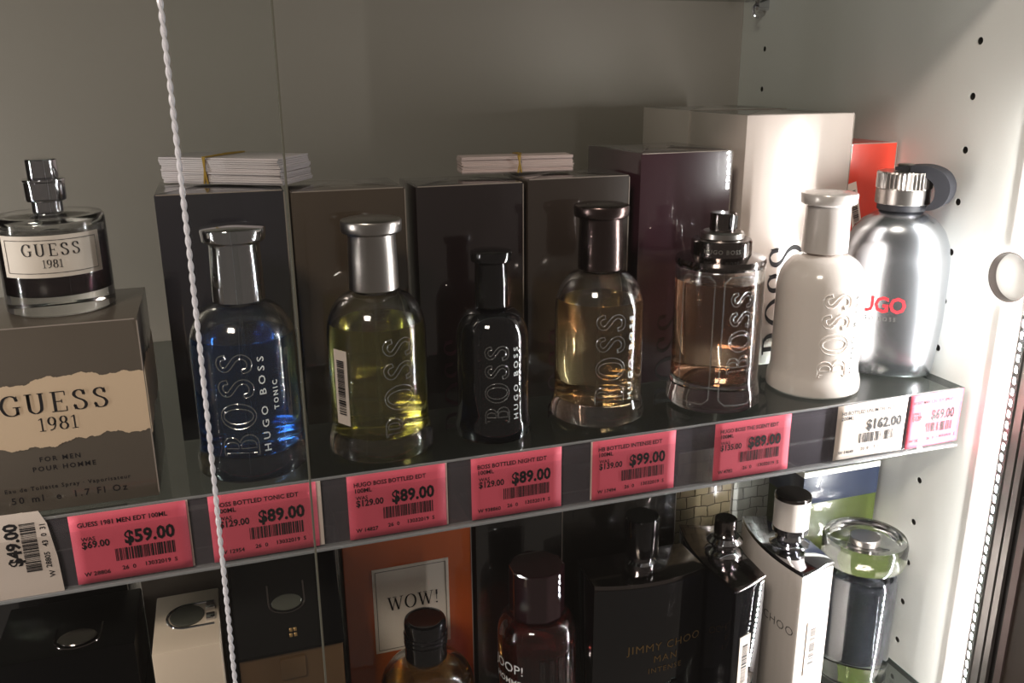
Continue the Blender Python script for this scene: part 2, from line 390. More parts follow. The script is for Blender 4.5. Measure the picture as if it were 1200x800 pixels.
def obj(name, g, m, parent=None, smooth=True, ang=32, loc=None):
    me = bpy.data.meshes.new(name)
    me.from_pydata(g.v, [], g.f); me.materials.append(m); me.update()
    if smooth:
        me.polygons.foreach_set('use_smooth', [True] * len(me.polygons))
        me.set_sharp_from_angle(angle=math.radians(ang))
    o = bpy.data.objects.new(name, me); COL.objects.link(o)
    if parent: o.parent = parent
    if loc: o.location = loc
    return o
def fixn(g):
    bm = bmesh.new(); vs = [bm.verts.new(v) for v in g.v]
    for f in g.f:
        try: bm.faces.new([vs[i] for i in f])
        except ValueError: pass
    bmesh.ops.recalc_face_normals(bm, faces=bm.faces[:]); return bm2(bm)
def thing(name, label, cat, loc=(0, 0, 0), rz=0.0, group=None):
    o = bpy.data.objects.new(name, None); COL.objects.link(o); o.empty_display_size = 0.02
    o.location = loc; o.rotation_euler = (0, 0, rz); o['label'] = label; o['category'] = cat
    if group: o['group'] = group
    return o
def tag(o, label, cat, group=None):
    o['label'] = label; o['category'] = cat
    if group: o['group'] = group
    return o
def struct(name, g, m, parent=None, smooth=False):
    o = obj(name, g, m, parent, smooth)
    o['kind'] = 'structure'; return o

# ------------------------------------------------------------------ the cabinet
XW, XL, YB, ZT, ZF = 0.4902, -0.52, 0.3487, 0.62, -0.36
ZLOW = -0.2723
struct('wall_back', box(XL - .02, XW + .02, YB, YB + 0.016, ZF, ZT), M['wall_back'])
struct('wall_left', box(XL - 0.016, XL, -0.05, YB - 0.0005, ZF, ZT), M['dark_wall'])
struct('floor', box(XL, XW - .0005, -0.045, YB - .0005, ZF - 0.016, ZF), M['box_taupe'])
struct('ceiling', box(XL, XW - .0005, -0.045, YB - .0005, ZT, ZT + 0.016), M['wall_side'])

# right side panel with two columns of shelf-pin holes and a cable hole, all cut in
def side_panel():
    wall = struct('wall_right', box(XW, XW + 0.018, -0.0505, YB - .0005, ZF, ZT), M['wall_side'])
    cut = G(); dz = 0.0389
    for k in range(-6, 16):
        for y, z0 in ((0.0325, 0.2558), (0.3055, 0.2571)):
            c = lathe([(0, 0), (0.0028, 0), (0.0028, 0.012), (0, 0.012)], 14)
            cut.add(c, T(XW - 0.0001, y, z0 - k * dz) @ Matrix.Rotation(PI / 2, 4, 'Y'))
    cut.add(lathe([(0, 0), (0.0183, 0), (0.0183, 0.007), (0, 0.007)], 48), T(XW - 0.0001, -0.0236, 0.0921) @ Matrix.Rotation(PI / 2, 4, 'Y'))
    cut = fixn(cut)
    c = obj('cutter', cut, M['hole'], smooth=False)
    md = wall.modifiers.new('b', 'BOOLEAN'); md.object = c; md.operation = 'DIFFERENCE'; md.solver = 'EXACT'
    bpy.context.view_layer.update()
    me = bpy.data.meshes.new_from_object(wall.evaluated_get(bpy.context.evaluated_depsgraph_get()))
    wall.modifiers.clear(); wall.data = me
    bpy.data.objects.remove(c)
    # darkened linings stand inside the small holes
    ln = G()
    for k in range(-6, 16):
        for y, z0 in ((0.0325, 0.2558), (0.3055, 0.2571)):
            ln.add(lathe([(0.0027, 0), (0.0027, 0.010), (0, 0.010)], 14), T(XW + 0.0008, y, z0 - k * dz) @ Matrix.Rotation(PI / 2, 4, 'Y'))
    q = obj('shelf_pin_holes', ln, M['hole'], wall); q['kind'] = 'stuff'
    rim = lathe([(0.0183, 0.0), (0.0183, 0.0068), (0.0176, 0.0068), (0.0176, 0.0), (0.0183, 0.0)], 48)
    obj('cable_hole_rim', fixn(rim), M['gunmetal'], wall, loc=(0, 0, 0)).matrix_local = T(XW + 0.00005, -0.0236, 0.0921) @ Matrix.Rotation(PI / 2, 4, 'Y')
    return wall
side_panel()

# door frame profiles at the front of the side panel
struct('trim_1', box(XW - 0.004, XW + 0.018, -0.0570, -0.0507, ZF, ZT), M['frame_alu'])
struct('trim_2', box(XW - 0.001, XW + 0.018, -0.0590, -0.0571, ZF, ZT), M['frame_dark'])
struct('trim_3', box(XW - 0.004, XW + 0.018, -0.0640, -0.0591, ZF, ZT), M['frame_alu'])
struct('trim_4', box(XW - 0.001, XW + 0.018, -0.0705, -0.0641, ZF, ZT), M['frame_dark'])
struct('trim_5', box(XW - 0.004, XW + 0.018, -0.0765, -0.0706, ZF, ZT), M['frame_mauve'])
struct('trim_6', box(XW - 0.002, XW + 0.018, -0.1300, -0.0766, ZF, ZT), M['dark_wall'])

# LED light strips
def led_strip(x, side, label, m):
    t = thing('led_light_strip', label, 'light', (x, -0.0455, ZF), 0, 'LED light strips')
    s = side; th = 0.5
    # wedge profile that turns the tape towards the inside of the cabinet
    w_ = 0.0050; dx, dy = w_ * math.sin(th), w_ * math.cos(th)
    wedge = prism([(0, -dy), (0, dy), (s * 0.0004, dy), (s * (2 * dx + .0004), -dy)], 0.0, ZT - ZF)
    obj('wedge_profile', wedge, M['led_base'], t, False)
    mid = Vector((s * (dx + .0004), 0, 0)); nrm = Vector((s * math.cos(th), math.sin(th), 0)); tan = Vector((-nrm.y, nrm.x, 0))
    hw, hh = 0.0019, 0.0022
    cg = G(); o = nrm * 0.0006
    for e in (0.0002, 0.0006):
        for a, b in ((-1, -1), (1, -1), (1, 1), (-1, 1)): p = nrm * e + tan * (a * hw) + Vector((0, 0, b * hh)); cg.v.append(tuple(p))
    cg.f = [(0, 1, 2, 3), (4, 5, 6, 7), (0, 1, 5, 4), (1, 2, 6, 5), (2, 3, 7, 6), (3, 0, 4, 7)]
    step = 0.00857; n = 66
    for i in range(n):
        if i == 0:
            o = obj('led_chip', cg, M['led_base'], t, smooth=False); me = o.data
            me.materials.append(M[m]); me.polygons[1].material_index = 1
        else:
            o = bpy.data.objects.new('led_chip', me); COL.objects.link(o); o.parent = t
        o.location = mid + Vector((0, 0, 0.012 + i * step))
    zc = 0.0921 - ZF; g = G()
    g.add(box(min(0, s * .0006), max(0, s * .0006), 0.0050, 0.0240, 0.0, zc - 0.022))
    g.add(box(min(0, s * .0006), max(0, s * .0006), 0.0050, 0.0240, zc + 0.022, ZT - ZF))
    obj('channel_strip', g, M['channel'], t, False)
    return t
led_strip(XW - 0.0002, -1, 'bright white LED strip running up the right side panel', 'led_chip')
led_strip(XL + 0.0002, 1, 'white LED strip running up the opposite left side panel', 'led_chip_left')

# glass shelves
def shelf(z, label, group):
    t = thing('glass_shelf', label, 'shelf', (0, 0, z), 0, group)
    obj('glass_sheet', box(XL + .001, XW - .001, 0.0012, YB - 0.004, -0.0055, 0.0), M['shelf'], t, False)
    obj('front_edge', box(XL + .001, XW - .001, 0.0, 0.0012, -0.0055, 0.0, 0.0003), M['shelf_edge'], t, False)
    obj('end_edge', box(XW - .0009, XW - 0.0003, 0.0, YB - 0.004, -0.0055, 0.0), M['shelf_edge'], t, False)
    return t
shelf(-0.0002, 'middle glass shelf carrying the bottles and the row of price tags', 'glass shelves')
shelf(ZLOW - 0.0002, 'lower glass shelf under the bottom row of bottles', 'glass shelves')
shelf(0.3095, 'upper glass shelf along the top of the view', 'glass shelves')
br = thing('shelf_bracket', 'small shiny metal bracket in the top corner under the upper shelf', 'bracket', (XW, 0.3055, 0.296))
obj('pin', fixn(lathe([(0, 0), (0.0027, 0), (0.0027, 0.012), (0, 0.012)], 16)), M['chrome'], br).matrix_local = Matrix.Rotation(-PI / 2, 4, 'Y')
obj('support_arm', box(-0.012, -0.0005, -0.004, 0.004, 0.0, 0.0075, 0.001), M['chrome'], br)
obj('hook', tube([(-.012, 0, 0.004), (-.016, 0, 0.0), (-.015, 0, -.007), (-.010, 0, -.009)], 0.0016, 8), M['chrome'], br)

# clear label holder along the front edge
h = thing('label_holder', 'long clear plastic price-tag holder on the front edge of the middle shelf', 'label holder', (0, 0, 0))
X0, X1 = -0.40, 0.484
obj('back_sheet', box(X0, X1, -0.0016, -0.0008, -0.0440, -0.0006), M['holder'], h, False)
obj('front_sheet', box(X0, X1, -0.0062, -0.0057, -0.0440, -0.0085), M['holder_front'], h, False)
obj('bottom_lip', box(X0, X1, -0.0066, -0.0008, -0.0462, -0.0441, 0.0007), M['lip'], h)
obj('top_lip', box(X0, X1, -0.0022, -0.0004, -0.0005, 0.0009, 0.0004), M['lip'], h)

# sliding glass doors
def door(n, x0, x1, y, edge_left, edge_right):
    d = struct('door_%d' % n, box(x0, x1, y - 0.002, y + 0.002, ZF, ZT), M['pane'])
    if edge_right: o = obj('polished_edge', box(x1 + .00002, x1 + 0.0009, y - 0.0021, y + 0.0021, ZF, ZT), M['pane_edge'], d, False)
    if edge_left: obj('polished_edge', box(x0 - 0.0009, x0 - .00002, y - 0.0021, y + 0.0021, ZF, ZT), M['pane_edge'], d, False)
door(1, XL, -0.0160, -0.0740, False, True)
door(2, -0.060, XW - 0.002, -0.0615, False, False)

# twisted cord hanging in front of the door
def cord():
    pts = [[], []]
    x, y = -0.0621, -0.084
    N = 900; zt, zb = 0.50, -0.30; pitch = 0.0112
    for i in range(N):
        z = zt + (zb - zt) * i / (N - 1); a = 2 * PI * (zt - z) / pitch
        wx = x + 0.0009 * math.sin(z * 9) ; wy = y + 0.0005 * math.sin(z * 13)
        for k in (0, 1):
            pts[k].append((wx + 0.00062 * math.cos(a + k * PI), wy + 0.00062 * math.sin(a + k * PI), z))
    t = thing('twisted_cord', 'thin silvery twisted cord hanging down in front of the glass on the left', 'cord', (0, 0, 0))
    for k in (0, 1): obj('strand', tube(pts[k], 0.00076, 6), M['string'], t)
cord()

# ------------------------------------------------------------------ price tags
TW, TH_ = 0.062, 0.0432
def price_tag(x, label, lines, price, was, code, paper='pink', rz=0.0, tilt=0.0, dx_back=0.0, seed=1, qty='26  0   13032019  S', W=TW):
    t = thing('price_tag', label, 'price tag', (x, -0.0045, -0.0425), 0, 'price tags in the label holder')
    # gently bowed sheet
    def bow(u, v): return -0.0007 * math.sin(PI * v) - (0.0012 * max(0, v - 0.85) / 0.15 if tilt else 0)
    g = G(); nx, nz = 10, 8
    for j in range(nz + 1):
        for i in range(nx + 1):
            u, v = i / nx, j / nz
            g.v.append((u * W + tilt * v * 0.001, 0.0002 * math.sin(PI * v), v * TH_ + tilt * u * 0.0015))
    for j in range(nz):
        for i in range(nx):
            a = j * (nx + 1) + i; g.f.append((a, a + 1, a + nx + 2, a + nx + 1))
    o = obj('paper', g, M[paper], t)
    sd = o.modifiers.new('s', 'SOLIDIFY'); sd.thickness = 0.00025; sd.offset = 1
    if dx_back:
        obj('backing_card', box(dx_back, W + dx_back, 0.0012, 0.0015, -0.0004 if dx_back > 0 else 0, TH_ * 0.985), M['white_tag'], t, False)
    ink = G(); p = 0.0016
    def put(gg, X, Z): ink.add(gg, T(X, -0.0004, Z) @ FRONT)
    k = TH_ / 0.0405; s = W / 0.062
    for i, ln in enumerate(lines):
        gg = text(ln, 0.0040, 'LEFT', 0.02)
        if i == 0:
            wd = max(v[0] for v in gg.v); f_ = 0.0475 * s / wd * min(1.0, len(ln) / 22)
            gg.v = [(v[0] * f_, v[1], v[2]) for v in gg.v]
        put(gg, 0.0040 * s, (0.0355 - 0.0040 * i))
    if was:
        put(text('WAS', 0.0034, 'LEFT', 0.01), 0.0050 * s, 0.0268)
        put(text(was, 0.0060, 'LEFT', 0.022, 1.0, 0.88 * s), 0.0048 * s, 0.0222)
    put(text(price, 0.0112, 'LEFT', 0.036, 1.02, 0.86 * s), 0.0272 * s, 0.0218)
    put(text('W ' + code, 0.0036, 'LEFT', 0.02), 0.0040 * s, 0.0046)
    qs = qty.split('   ')
    put(text(qs[0], 0.0036, 'LEFT', 0.02), 0.0240 * s, 0.0054)
    put(text(' '.join(qs[1:]), 0.0036, 'LEFT', 0.02, 1.0, 1.0), 0.0360 * s, 0.0058)
    obj('printed_text', ink, M['ink'], t, False)
    bg = G().add(barcode(0.032 * s, 0.0078, 34, seed), T(0.0375 * s, -0.0004, 0.0115) @ FRONT)
    obj('barcode', bg, M['ink'], t, False)
    return t
price_tag(-0.1435, 'pink price tag reading $59.00, in front of the grey and cream box', ['GUESS 1981 MEN EDT 100ML'], '$59.00', '$69.00', '28806', dx_back=0.0010, seed=2)
price_tag(-0.0694, 'pink $89.00 price tag below the blue bottle, crossed by the cord', ['BOSS BOTTLED TONIC EDT', '100ML'], '$89.00', '$129.00', '12954', dx_back=0.0030, seed=3)
price_tag(0.0112, 'pink $89.00 price tag below the yellow bottle', ['HUGO BOSS BOTTLED EDT', '100ML'], '$89.00', '$129.00', '14827', dx_back=0.0014, seed=4)
price_tag(0.0901, 'pink $89.00 price tag below the black bottle', ['BOSS BOTTLED NIGHT EDT', '100ML'], '$89.00', '$129.00', '938860', seed=5, dx_back=0.0006)
price_tag(0.1744, 'pink price tag reading $99.00', ['HB BOTTLED INTENSE EDT', '100ML'], '$99.00', '$139.00', '17494', seed=6, dx_back=-0.0006)
price_tag(0.2673, 'pink $89.00 price tag below the bottle with the metal sprayer top', ['HUGO BOSS THE SCENT EDT', '100ML'], '$89.00', '$135.00', '4782', seed=7)
price_tag(0.3690, 'white price tag reading $162.00, below the white bottle', ['HB BOTTLED UNLIMITED EDT', '200ML'], '$162.00', None, '14649', paper='white_tag', tilt=1.0, seed=8, qty='20  0   S   1', dx_back=0.0015)
price_tag(0.4345, 'pink price tag reading $69.00 at the right end of the shelf', ['HUGO MAN ICED EDT SPRAY'], '$69.00', '$120', '281', seed=9, tilt=0.6, W=0.0495)
# white tag on the left, its print turned on its side
def side_tag():
    t = thing('price_tag', 'white price tag reading $49.00 with its print turned sideways, leftmost on the holder', 'price tag', (-0.1500, -0.0050, -0.0440), 0, 'price tags in the label holder')
    poly = [(-0.085, 0), (-0.0008, 0), (-0.0015, 0.022), (-0.0040, 0.043), (-0.0072, 0.0510), (-0.085, 0.0520)]
    g = prism(poly, 0, 0.0003); g = G().add(g, T(0, 0, 0) @ FRONT)
    obj('paper', g, M['white_tag'], t, False)
    ink = G()
    def put(gg, X, Z): ink.add(up90(gg), T(X, -0.0006, Z) @ FRONT)
    put(text('$49.00', 0.0095, 'CENTER', 0.04, 1.0, 1.0), -0.0190, 0.0325)
    put(text('28805   43  0  31', 0.0040, 'LEFT', 0.02), -0.0050, 0.0160)
    put(text('W', 0.0040, 'LEFT', .02), -0.0040, 0.0100)
    obj('printed_text', ink, M['ink'], t, False)
    obj('barcode', G().add(up90(barcode(0.030, 0.0078, 34, 12)), T(-0.0100, -0.0006, 0.030) @ FRONT), M['ink'], t, False)
side_tag()

# ------------------------------------------------------------------ upper shelf: bottles
def cam_az(x, y): return math.atan2(CAM.y - y, CAM.x - x)
def cyl_bottle(name, label, x, y, R, k, liq, capmat, boss_px, cap=True, glass='glass', kk=1.0, name_cat='perfume bottle', fullheight=0.151, capR=0.0153, group='cylindrical bottles with flared bases', words='HUGO BOSS', word_mat='white_ink', word_off=None, extra=None, opaque=False):
    """bell-shouldered bottle on a flared base with a lipped barrel cap"""
    t = thing(name, label, name_cat, (x, y, 0.0001), 0, group)
    s = R / 0.034; hz = fullheight / 0.151
    rb = 0.0315 * s
    outer = [(0, 0.0), (R * 0.93, 0.0), (R * 0.99, 0.0018), (R, 0.005), (R * 0.985, 0.0100 * hz), (R * 0.955, 0.0135 * hz), (rb * 1.003, 0.0170 * hz), (rb, 0.023 * hz), (rb, 0.078 * hz)]
    sh = arc(rb, 0.078 * hz, 0.0135 * s, 0.1045 * hz, 9)
    outer += sh[1:] + [(0.0105 * s, 0.1050 * hz), (0.0105 * s, 0.1120 * hz)]
    if opaque:
        obj('body', fixn(lathe(outer + [(0, 0.112 * hz)], 72)), M[glass], t)
    else:
        ri = rb - 0.0022
        inner = [(0.0085 * s, 0.1120 * hz), (0.0085 * s, 0.1030 * hz)] + [(r - 0.0024, z - 0.0015) for r, z in sh[::-1]] + [(ri, 0.020 * hz), (ri * 0.97, 0.0150 * hz), (ri * 0.86, 0.0135 * hz), (0, 0.0132 * hz)]
        obj('body', fixn(lathe(outer + inner, 72)), M[glass], t)
        zl = 0.0855 * hz
        lp = [(0, 0.0130 * hz), (ri * 0.86, 0.0133 * hz), (ri * 0.97 + .0002, 0.0148 * hz), (ri + 0.0002, 0.0200 * hz), (ri + 0.0002, 0.077 * hz)]
        for r, z in sh[1:]:
            if z - 0.0015 < zl: lp.append((r - 0.0022, z - 0.0015))
        lp += [(lp[-1][0] - 0.0008, zl), (0, zl)]
        obj('liquid', fixn(lathe(lp, 64)), M[liq], t)
        obj('dip_tube', fixn(lathe([(0, 0.0165 * hz), (0.0011, 0.0165 * hz), (0.0011, 0.104 * hz), (0, 0.104 * hz)], 10)), M['wrap'], t)
    c = capR
    cz = 0.1062 * hz
    cp = [(0, cz), (c * 0.96, cz), (c * 1.02, cz + 0.0006), (c * 1.0, 0.125 * hz), (c * .97, 0.1395 * hz), (c * 1.0, 0.1412 * hz), (c * 1.19, 0.1425 * hz), (c * 1.22, 0.1432 * hz), (c * 1.24, 0.1490 * hz), (c * 1.21, 0.150 * hz), (c * 1.1, 0.1505 * hz), (0, 0.1520 * hz)]
    obj('cap', fixn(lathe(cp, 64)), M[capmat], t, ang=38)
    # raised roman letters, reading upwards
    a = cam_az(x, y) + boss_px
    size = 0.0205 * s; paths, wid = outline_paths('BOSS', 0.14)
    ln = 0.0640 * hz; sc = ln / wid
    g = G()
    for lp in paths:
        pts = []
        for px, py in lp:
            u = -(py - 0.5) * size; z = 0.0175 * hz + px * sc
            an = a + u / rb; rr_ = rb + 0.0002
            pts.append((rr_ * math.cos(an), rr_ * math.sin(an), z))
        g.add(tube(pts, 0.00034 if not opaque else 0.0006, 6, True))
    obj('raised_letters', g, M['white_lacquer' if opaque else 'ridge'], t)
    if words:
        off = word_off if word_off is not None else 0.0172 * s
        wg = text(words, 0.0056 * s * kk, 'LEFT', 0.008, 1.6)
        f_ = 0.0600 * hz / max(v[0] for v in wg.v); wg.v = [(v[0] * f_, v[1], v[2]) for v in wg.v]
        wg = mv(up90(wg), 0, 0.0185 * hz, 0.0003)
        obj('small_lettering', wrap(wg, rb, a + off / rb), M[word_mat], t, False)
    if extra:
        wg = mv(up90(text(extra, 0.0044 * s, 'LEFT', 0.02, 1.5)), 0, 0.044 * hz, 0.0003)
        obj('fine_lettering', wrap(wg, rb, a + 0.0245 * s / rb), M[word_mat], t, False)
    return t
BG = 'bell-shouldered perfume bottles on the middle shelf'
cyl_bottle('perfume_bottle', 'blue glass bottle with a mirror-chrome cap, behind the cord', -0.0402, 0.0396, 0.034, 1, 'liq_blue', 'chrome', -0.22, group=BG, extra='TONIC')
yb_ = cyl_bottle('perfume_bottle', 'bottle of pale yellow perfume with a satin steel cap and a barcode sticker', 0.0417, 0.0403, 0.034, 1, 'liq_yellow', 'satin', 0.42, group=BG, words=None)
st = G().add(box(-0.0055, 0.0055, 0, 0.050, 0, 0.0003))
a_ = cam_az(0.0417, 0.0403) - 0.82
obj('sticker', wrap(mv(box(-0.0056, 0.0056, 0.024, 0.073, 0.0002, 0.0006), 0, 0, 0), 0.0315, a_), M['white_tag'], yb_, False)
obj('sticker_barcode', wrap(mv(up90(barcode(0.036, 0.0062, 30, 5)), 0.0034, 0.049, 0.0009), 0.0315, a_), M['ink'], yb_, False)
cyl_bottle('perfume_bottle', 'small black bottle with a black cap, in front of the black box', 0.1186, 0.0385, 0.0262, 1, 'liq_dark', 'black_cap', 0.12, glass='smoke', opaque=False, fullheight=0.1262, capR=0.0112, group=BG, kk=1.15, word_off=0.0150)
cyl_bottle('perfume_bottle', 'bottle of light amber perfume with a dark brown metal cap', 0.1997, 0.0466, 0.0335, 1, 'liq_amber', 'dark_satin', 0.28, group=BG, kk=0.8)
cyl_bottle('perfume_bottle', 'all-white bottle with a white lipped cap', 0.3813, 0.0437, 0.0352, 1, None, 'white_metal', 0.42, glass='white_lacquer', opaque=True, group=BG, word_mat='ink', kk=0.9, capR=0.0165)

# the metal-shouldered bottle with exposed sprayer
def sprayer_bottle():
    x, y, R = 0.2926, 0.0434, 0.0345
    t = thing('perfume_bottle', 'clear bottle of rose-amber perfume with metal shoulder and sprayer', 'perfume bottle', (x, y, 0.0001), 0)
    rb = 0.0318
    outer = [(0, 0), (R * .93, 0), (R, 0.003), (R * .99, 0.0095), (R * .955, 0.0135), (rb, 0.019), (rb, 0.103), (rb * .985, 0.1045), (0.022, 0.1045)]
    ri = rb - 0.003
    inner = [(0.022, 0.1025), (ri * .97, 0.1020), (ri, 0.100), (ri, 0.024), (ri * .95, 0.019), (ri * .8, 0.0172), (0, 0.017)]
    obj('body', fixn(lathe(outer + inner, 72)), M['glass'], t)
    obj('liquid', fixn(lathe([(0, .0174), (ri * .8, .0176), (ri * .95 + .0001, .0194), (ri + .0002, .0244), (ri + .0002, .0925), (0, .0925)], 64)), M['liq_rose'], t)
    obj('shoulder_ring', fixn(lathe([(0, .1047), (rb * 1.01, .1047), (rb * 1.02, .1065), (rb * .99, .1088), (.024, .1105), (.0215, .1110), (.0215, .1205), (.0205, .1218), (.0168, .1222), (0, .1222)], 64)), M['gunmetal'], t)
    obj('collar', fixn(lathe([(0, .1223), (.0152, .1223), (.0155, .1228), (.0152, .1262), (.0135, .1275), (0, .1275)], 48)), M['satin'], t)
    obj('spray_nozzle', fixn(lathe([(0, .1276), (.0092, .1276), (.0092, .1395), (.0085, .1402), (0, .1402)], 40)), M['gunmetal'], t)
    nz = obj('nozzle_face', box(-0.0040, 0.0040, -0.0100, -0.0085, 0.1292, 0.1388, 0.0004), M['black_cap'], t)
    nz.rotation_euler = (0, 0, 0.35)
    a = cam_az(x, y)
    # recessed panel frames in the glass and the metal seam between them
    fr = G()
    for c in (-0.0150, 0.0165):
        pts = []
        w2, z0, z1, q = 0.0125, 0.0070, 0.100, 0.004
        loop = [(c - w2 + q, z0), (c + w2 - q, z0), (c + w2, z0 + q), (c + w2, z1 - q), (c + w2 - q, z1), (c - w2 + q, z1), (c - w2, z1 - q), (c - w2, z0 + q)]
        dense = []
        for i in range(len(loop)):
            p, q2 = loop[i], loop[(i + 1) % len(loop)]
            for j in range(8): dense.append((p[0] + (q2[0] - p[0]) * j / 8, p[1] + (q2[1] - p[1]) * j / 8))
        for u, z in dense:
            r_ = rb + 0.0002 + (0.0026 * max(0, 1 - (z - 0.0095) / 0.0095) if z < 0.019 else 0)
            r_ = min(r_, R + .0002)
            an = a + u / rb; pts.append((r_ * math.cos(an), r_ * math.sin(an), z))
        fr.add(tube(pts, 0.0006, 6, True))
    obj('panel_ridges', fr, M['ridge'], t)
    paths, wid = outline_paths('BOSS'); g = G(); sc = 0.060 / wid
    for lp in paths:
        g.add(tube([((rb + .0002) * math.cos(a + (0.0175 - (py - .5) * .017) / rb), (rb + .0002) * math.sin(a + (0.0175 - (py - .5) * .017) / rb), 0.030 + px * sc) for px, py in lp], 0.00045, 6, True))
    obj('raised_letters', g, M['ridge'], t)
    wg = mv(text('HUGO BOSS', 0.0042, 'CENTER', 0.02, 1.2), 0, 0.1140, 0.0002)
    obj('small_lettering', wrap(wg, 0.0216, a + 0.05), M['grey_ink'], t, False)
sprayer_bottle()

# silver flask with knurled screw cap and rubber strap
def flask():
    x, y = 0.4570, 0.0540
    t = thing('perfume_flask', 'brushed silver metal flask with a knurled screw cap and black rubber strap', 'perfume bottle', (x, y, 0.0001), -0.70)
    W = 0.0400
    prof = [(0, 0.0006), (W * .76, 0), (W * .85, .0012), (W * .90, .004), (W * .93, .012), (W, .045), (W, .084), (W * .985, .096), (W * .94, .1065), (W * .84, .1165), (W * .68, .1245), (W * .48, .1297), (.0150, .1320), (.0135, .1335), (.0135, .140), (0, .140)]
    n = 72; g = lathe(prof, n)
    g.v = [(vx, vy * (0.50 + 0.50 * max(0, (vz - .085) / .045) if vz > .085 else 0.50) if vz < .13 else vy, vz) for vx, vy, vz in g.v]
    obj('body', fixn(g), M['alu'], t)
    obj('neck_ring', fixn(lathe([(0, .1325), (.0178, .1325), (.0180, .1330), (.0180, .1372), (0, .1372)], 48)), M['rubber'], t)
    obj('cap', fixn(lathe([(0, .1373), (.0195, .1373), (.0200, .1378), (.0200, .1486), (.0196, .1490), (0, .1490)], 64)), M['satin'], t)
    obj('knurled_ring', fixn(lathe([(0, .1491), (.0200, .1491), (.0204, .1494), (.0204, .1606), (.0195, .1618), (0, .1622)], 84, flute=(0.05, .1493, .1607))), M['satin'], t, ang=15)
    # strap: flat rubber ribbon from the cap's top over the right side and back under the cap
    path = curve([(-0.006, 0.1638), (0.006, 0.1642), (0.017, 0.1630), (0.0255, 0.1590), (0.0295, 0.153), (0.0300, 0.147), (0.0280, 0.1410), (0.0240, 0.1372), (0.0200, 0.1350)], 6)
    g = G(); hw = 0.0095; m = len(path)
    for i, (px, pz) in enumerate(path):
        a = path[max(0, i - 1)]; b = path[min(m - 1, i + 1)]; dx, dz = b[0] - a[0], b[1] - a[1]; d = math.hypot(dx, dz)
        th = 0.0012 + 0.0042 * math.sin(PI * min(1, i / (m - 1))) ** 1.2; nx, nz = -dz / d * th, dx / d * th
        w_ = hw * (0.75 if i < 6 else 1)
        for sy_, q in ((-w_, 1), (w_, 1), (w_, -1), (-w_, -1)):
            g.v.append((px + nx * q, sy_, pz + nz * q))
    for i in range(m - 1):
        for k in range(4): g.f.append((i * 4 + k, i * 4 + (k + 1) % 4, i * 4 + 4 + (k + 1) % 4, i * 4 + 4 + k))
    g.f += [(0, 1, 2, 3), ((m - 1) * 4, (m - 1) * 4 + 3, (m - 1) * 4 + 2, (m - 1) * 4 + 1)]
    obj('strap', fixn(g), M['rubber'], t).rotation_euler = (0, 0, -0.30)
    obj('rivet', fixn(lathe([(0, .1655), (.0062, .1655), (.0066, .1662), (.0055, .1674), (0, .1678)], 32)), M['satin'], t)
    # red word on the front: laid onto the elliptical face
    def lay(gg, xo, zo):
        o = G(); o.f = list(gg.f)
        for vx, vy, vz in gg.v:
            X = vx + xo; Y = -0.50 * math.sqrt(max(0, W * W - X * X)) - 0.0003
            o.v.append((X, Y, vy + zo))
        return o
    obj('printed_name', lay(text('HUGO', 0.0175, 'CENTER', 0.025, 0.95, 0.88), -0.0110, 0.0540), M['red_ink'], t, False)
    obj('small_lettering', lay(text('HUGO BOSS', 0.0046, 'CENTER', 0.0, 1.4), -0.0115, 0.0470), M['grey_ink'], t, False)
flask()

# ------------------------------------------------------------------ upper shelf: boxes
def carton(label, x0, y0, wd, dp, ht, m, rz=0.0, z=0.0001, group='perfume cartons behind the bottles', name='perfume_box', bev=0.0009, flaps=True, cat='box', edges=True):
    """origin at the front left bottom corner"""
    t = thing(name, label, cat, (x0, y0, z), rz, group)
    obj('carton', box(0, wd, 0, dp, 0, ht, bev), M[m], t)
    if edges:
        e_ = G(); q = 0.00045  # pale card edges, with the bright bevel highlight painted into their colour
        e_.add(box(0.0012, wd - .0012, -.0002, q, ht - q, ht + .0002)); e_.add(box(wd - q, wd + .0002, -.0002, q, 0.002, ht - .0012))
        obj('worn_edge_highlight', e_, M['worn_highlight'], t, False)
    if flaps:
        f = G(); e = 0.0004; z_ = ht + 0.0001
        for s in (0, 1):
            X = 0.001 if s == 0 else wd - 0.001; c = wd * (0.40 if s == 0 else 0.60)
            f.add(([(X, 0.001, z_), (c, dp / 2, z_ + .0010), (X, dp - .001, z_), (X, 0.001, z_ + e), (c, dp / 2, z_ + e + .0013), (X, dp - .001, z_ + e)],
                   [(0, 1, 2), (3, 5, 4), (0, 3, 4, 1), (1, 4, 5, 2), (2, 5, 3, 0)]))
        obj('wrap_fold', fixn(f), M['wrap'], t, False)
    return t
def front_text(t, g, X, Z, m, name='lettering', y=-0.0003):
    return obj(name, G().add(g, T(X, y, Z) @ FRONT), M[m], t, False)
